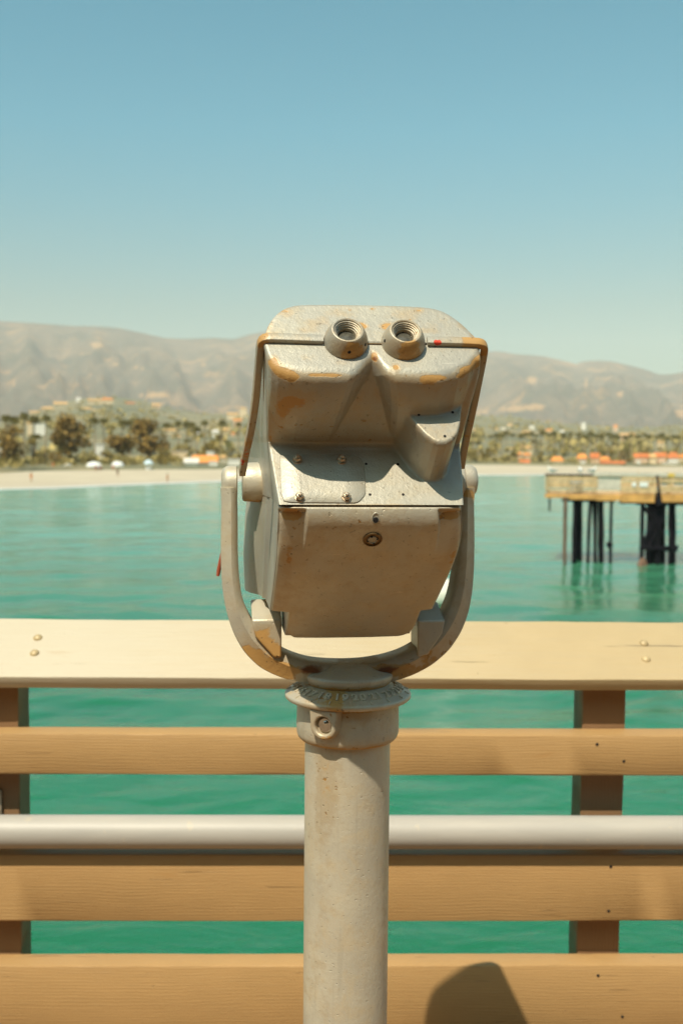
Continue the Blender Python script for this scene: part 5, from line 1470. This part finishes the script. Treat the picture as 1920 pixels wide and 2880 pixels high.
# things standing on the deck
a = at(1620, 1386, PYD + .9)
o = tag(empty('plastic_tub', a), 'blue plastic tub seen through the rails of the far pier', 'tub')
mb = MB(); mb.lathe([(.0, .01), (.34, .0), (.40, .62), (.42, .64), (.38, .62), (.33, .04), (0, .04)], 24); mb.build('tub_body', M['blue_tub'], o)
mb = MB(); mb.lathe([(.41, .56), (.435, .57), (.435, .62), (.41, .63)], 24); mb.build('rim', M['blue_tub'], o)
M['gull_white'] = plain('gull_white', (0.80, 0.76, 0.68), 0.7)
M['gull_grey'] = plain('gull_grey', (0.36, 0.36, 0.36), 0.7)
def gull(u, v, label, turn):
    p = at(u, v, PYD - .02)
    o = tag(empty('gull', p, turn), label, 'gull', 'gulls on the far pier'); o.scale = (1.25,) * 3
    mb = MB()
    mb.tube([(-.26, 0, .17), (-.12, 0, .17), (.0, 0, .18), (.10, 0, .21), (.15, 0, .27), (.17, 0, .33), (.20, 0, .345), (.225, 0, .34)], [.012, .055, .085, .075, .042, .046, .036, .012], 12)
    for s in (-.03, .03): mb.tube([(.0, s, .11), (.0, s, .0), (.04, s, .0)], [.01, .008, .008], 6)
    mb.build('body', M['gull_white'], o, ang=180)
    for s in (-1, 1):
        mb = MB(); mb.tube([(.08, s * .07, .22), (-.02, s * .085, .21), (-.16, s * .05, .19), (-.30, s * .015, .18)], [.03, .045, .03, .006], 8); mb.build('wing', M['gull_grey'], o, ang=180)
    mb = MB(); mb.tube([(.225, 0, .34), (.26, 0, .335), (.275, 0, .325)], [.012, .008, .002], 6); mb.build('bill', M['yellow_sign'], o)
gull(1664, 1334, 'white gull perched at the end of the dark rail of the far pier', .3)
gull(1551, 1334, 'small gull perched near the outer corner of the far pier', 2.8)
gull(1630, 1334, 'gull resting midway along the dark rail of the far pier', 1.4)

# ------------------------------------------------------------------ mooring buoy
pb = on(1238, 1702, ZW); rb = math.hypot(pb.x, pb.y); kb = rb / F
o = tag(empty('mooring_buoy', pb), 'white round mooring buoy with a dark waterline band, seen inside the fork of the viewer', 'buoy')
RB = 46 * kb
mb = MB(); mb.lathe([(0, -.25 * RB)] + [(RB * math.cos(t), RB * .72 + RB * math.sin(t)) for t in np.linspace(-.72, math.pi / 2, 18)], 40); mb.build('float', plain('buoy_white', (0.80, 0.72, 0.60), 0.5), o)
mb = MB(); mb.lathe([(RB * .72, -.2), (RB * .82, -.05), (RB * .845, RB * .16), (RB * .80, RB * .17)], 40); mb.build('waterline_band', plain('buoy_slime', (0.035, 0.045, 0.018), 0.7), o)
mb = MB(); mb.tube([(.12 * RB * math.cos(t), 0, RB * 1.74 + .14 * RB * math.sin(t)) for t in np.linspace(0, math.pi, 12)], .02 * RB + .01, 6); mb.build('mooring_ring', M['pole_metal'], o)

# ------------------------------------------------------------------ sea haze
def haze_mat(density):
    m = bpy.data.materials.new('sea_haze'); m.use_nodes = True
    n, l = m.node_tree.nodes, m.node_tree.links
    n.remove(n['Principled BSDF'])
    v = n.new('ShaderNodeVolumePrincipled')
    v.inputs['Color'].default_value = (0.95, 0.93, 0.87, 1); v.inputs['Density'].default_value = density; v.inputs['Anisotropy'].default_value = -0.25
    l.new(v.outputs[0], n['Material Output'].inputs['Volume'])
    return m
mb = MB(); mb.box((0, 3900, (ZW - 3 + 1130) / 2), (14000, 13200, 1130 - ZW + 3))
hz_ = mb.build('haze', haze_mat(0.72 / 8000), ang=0)
tag(hz_, kind='stuff')
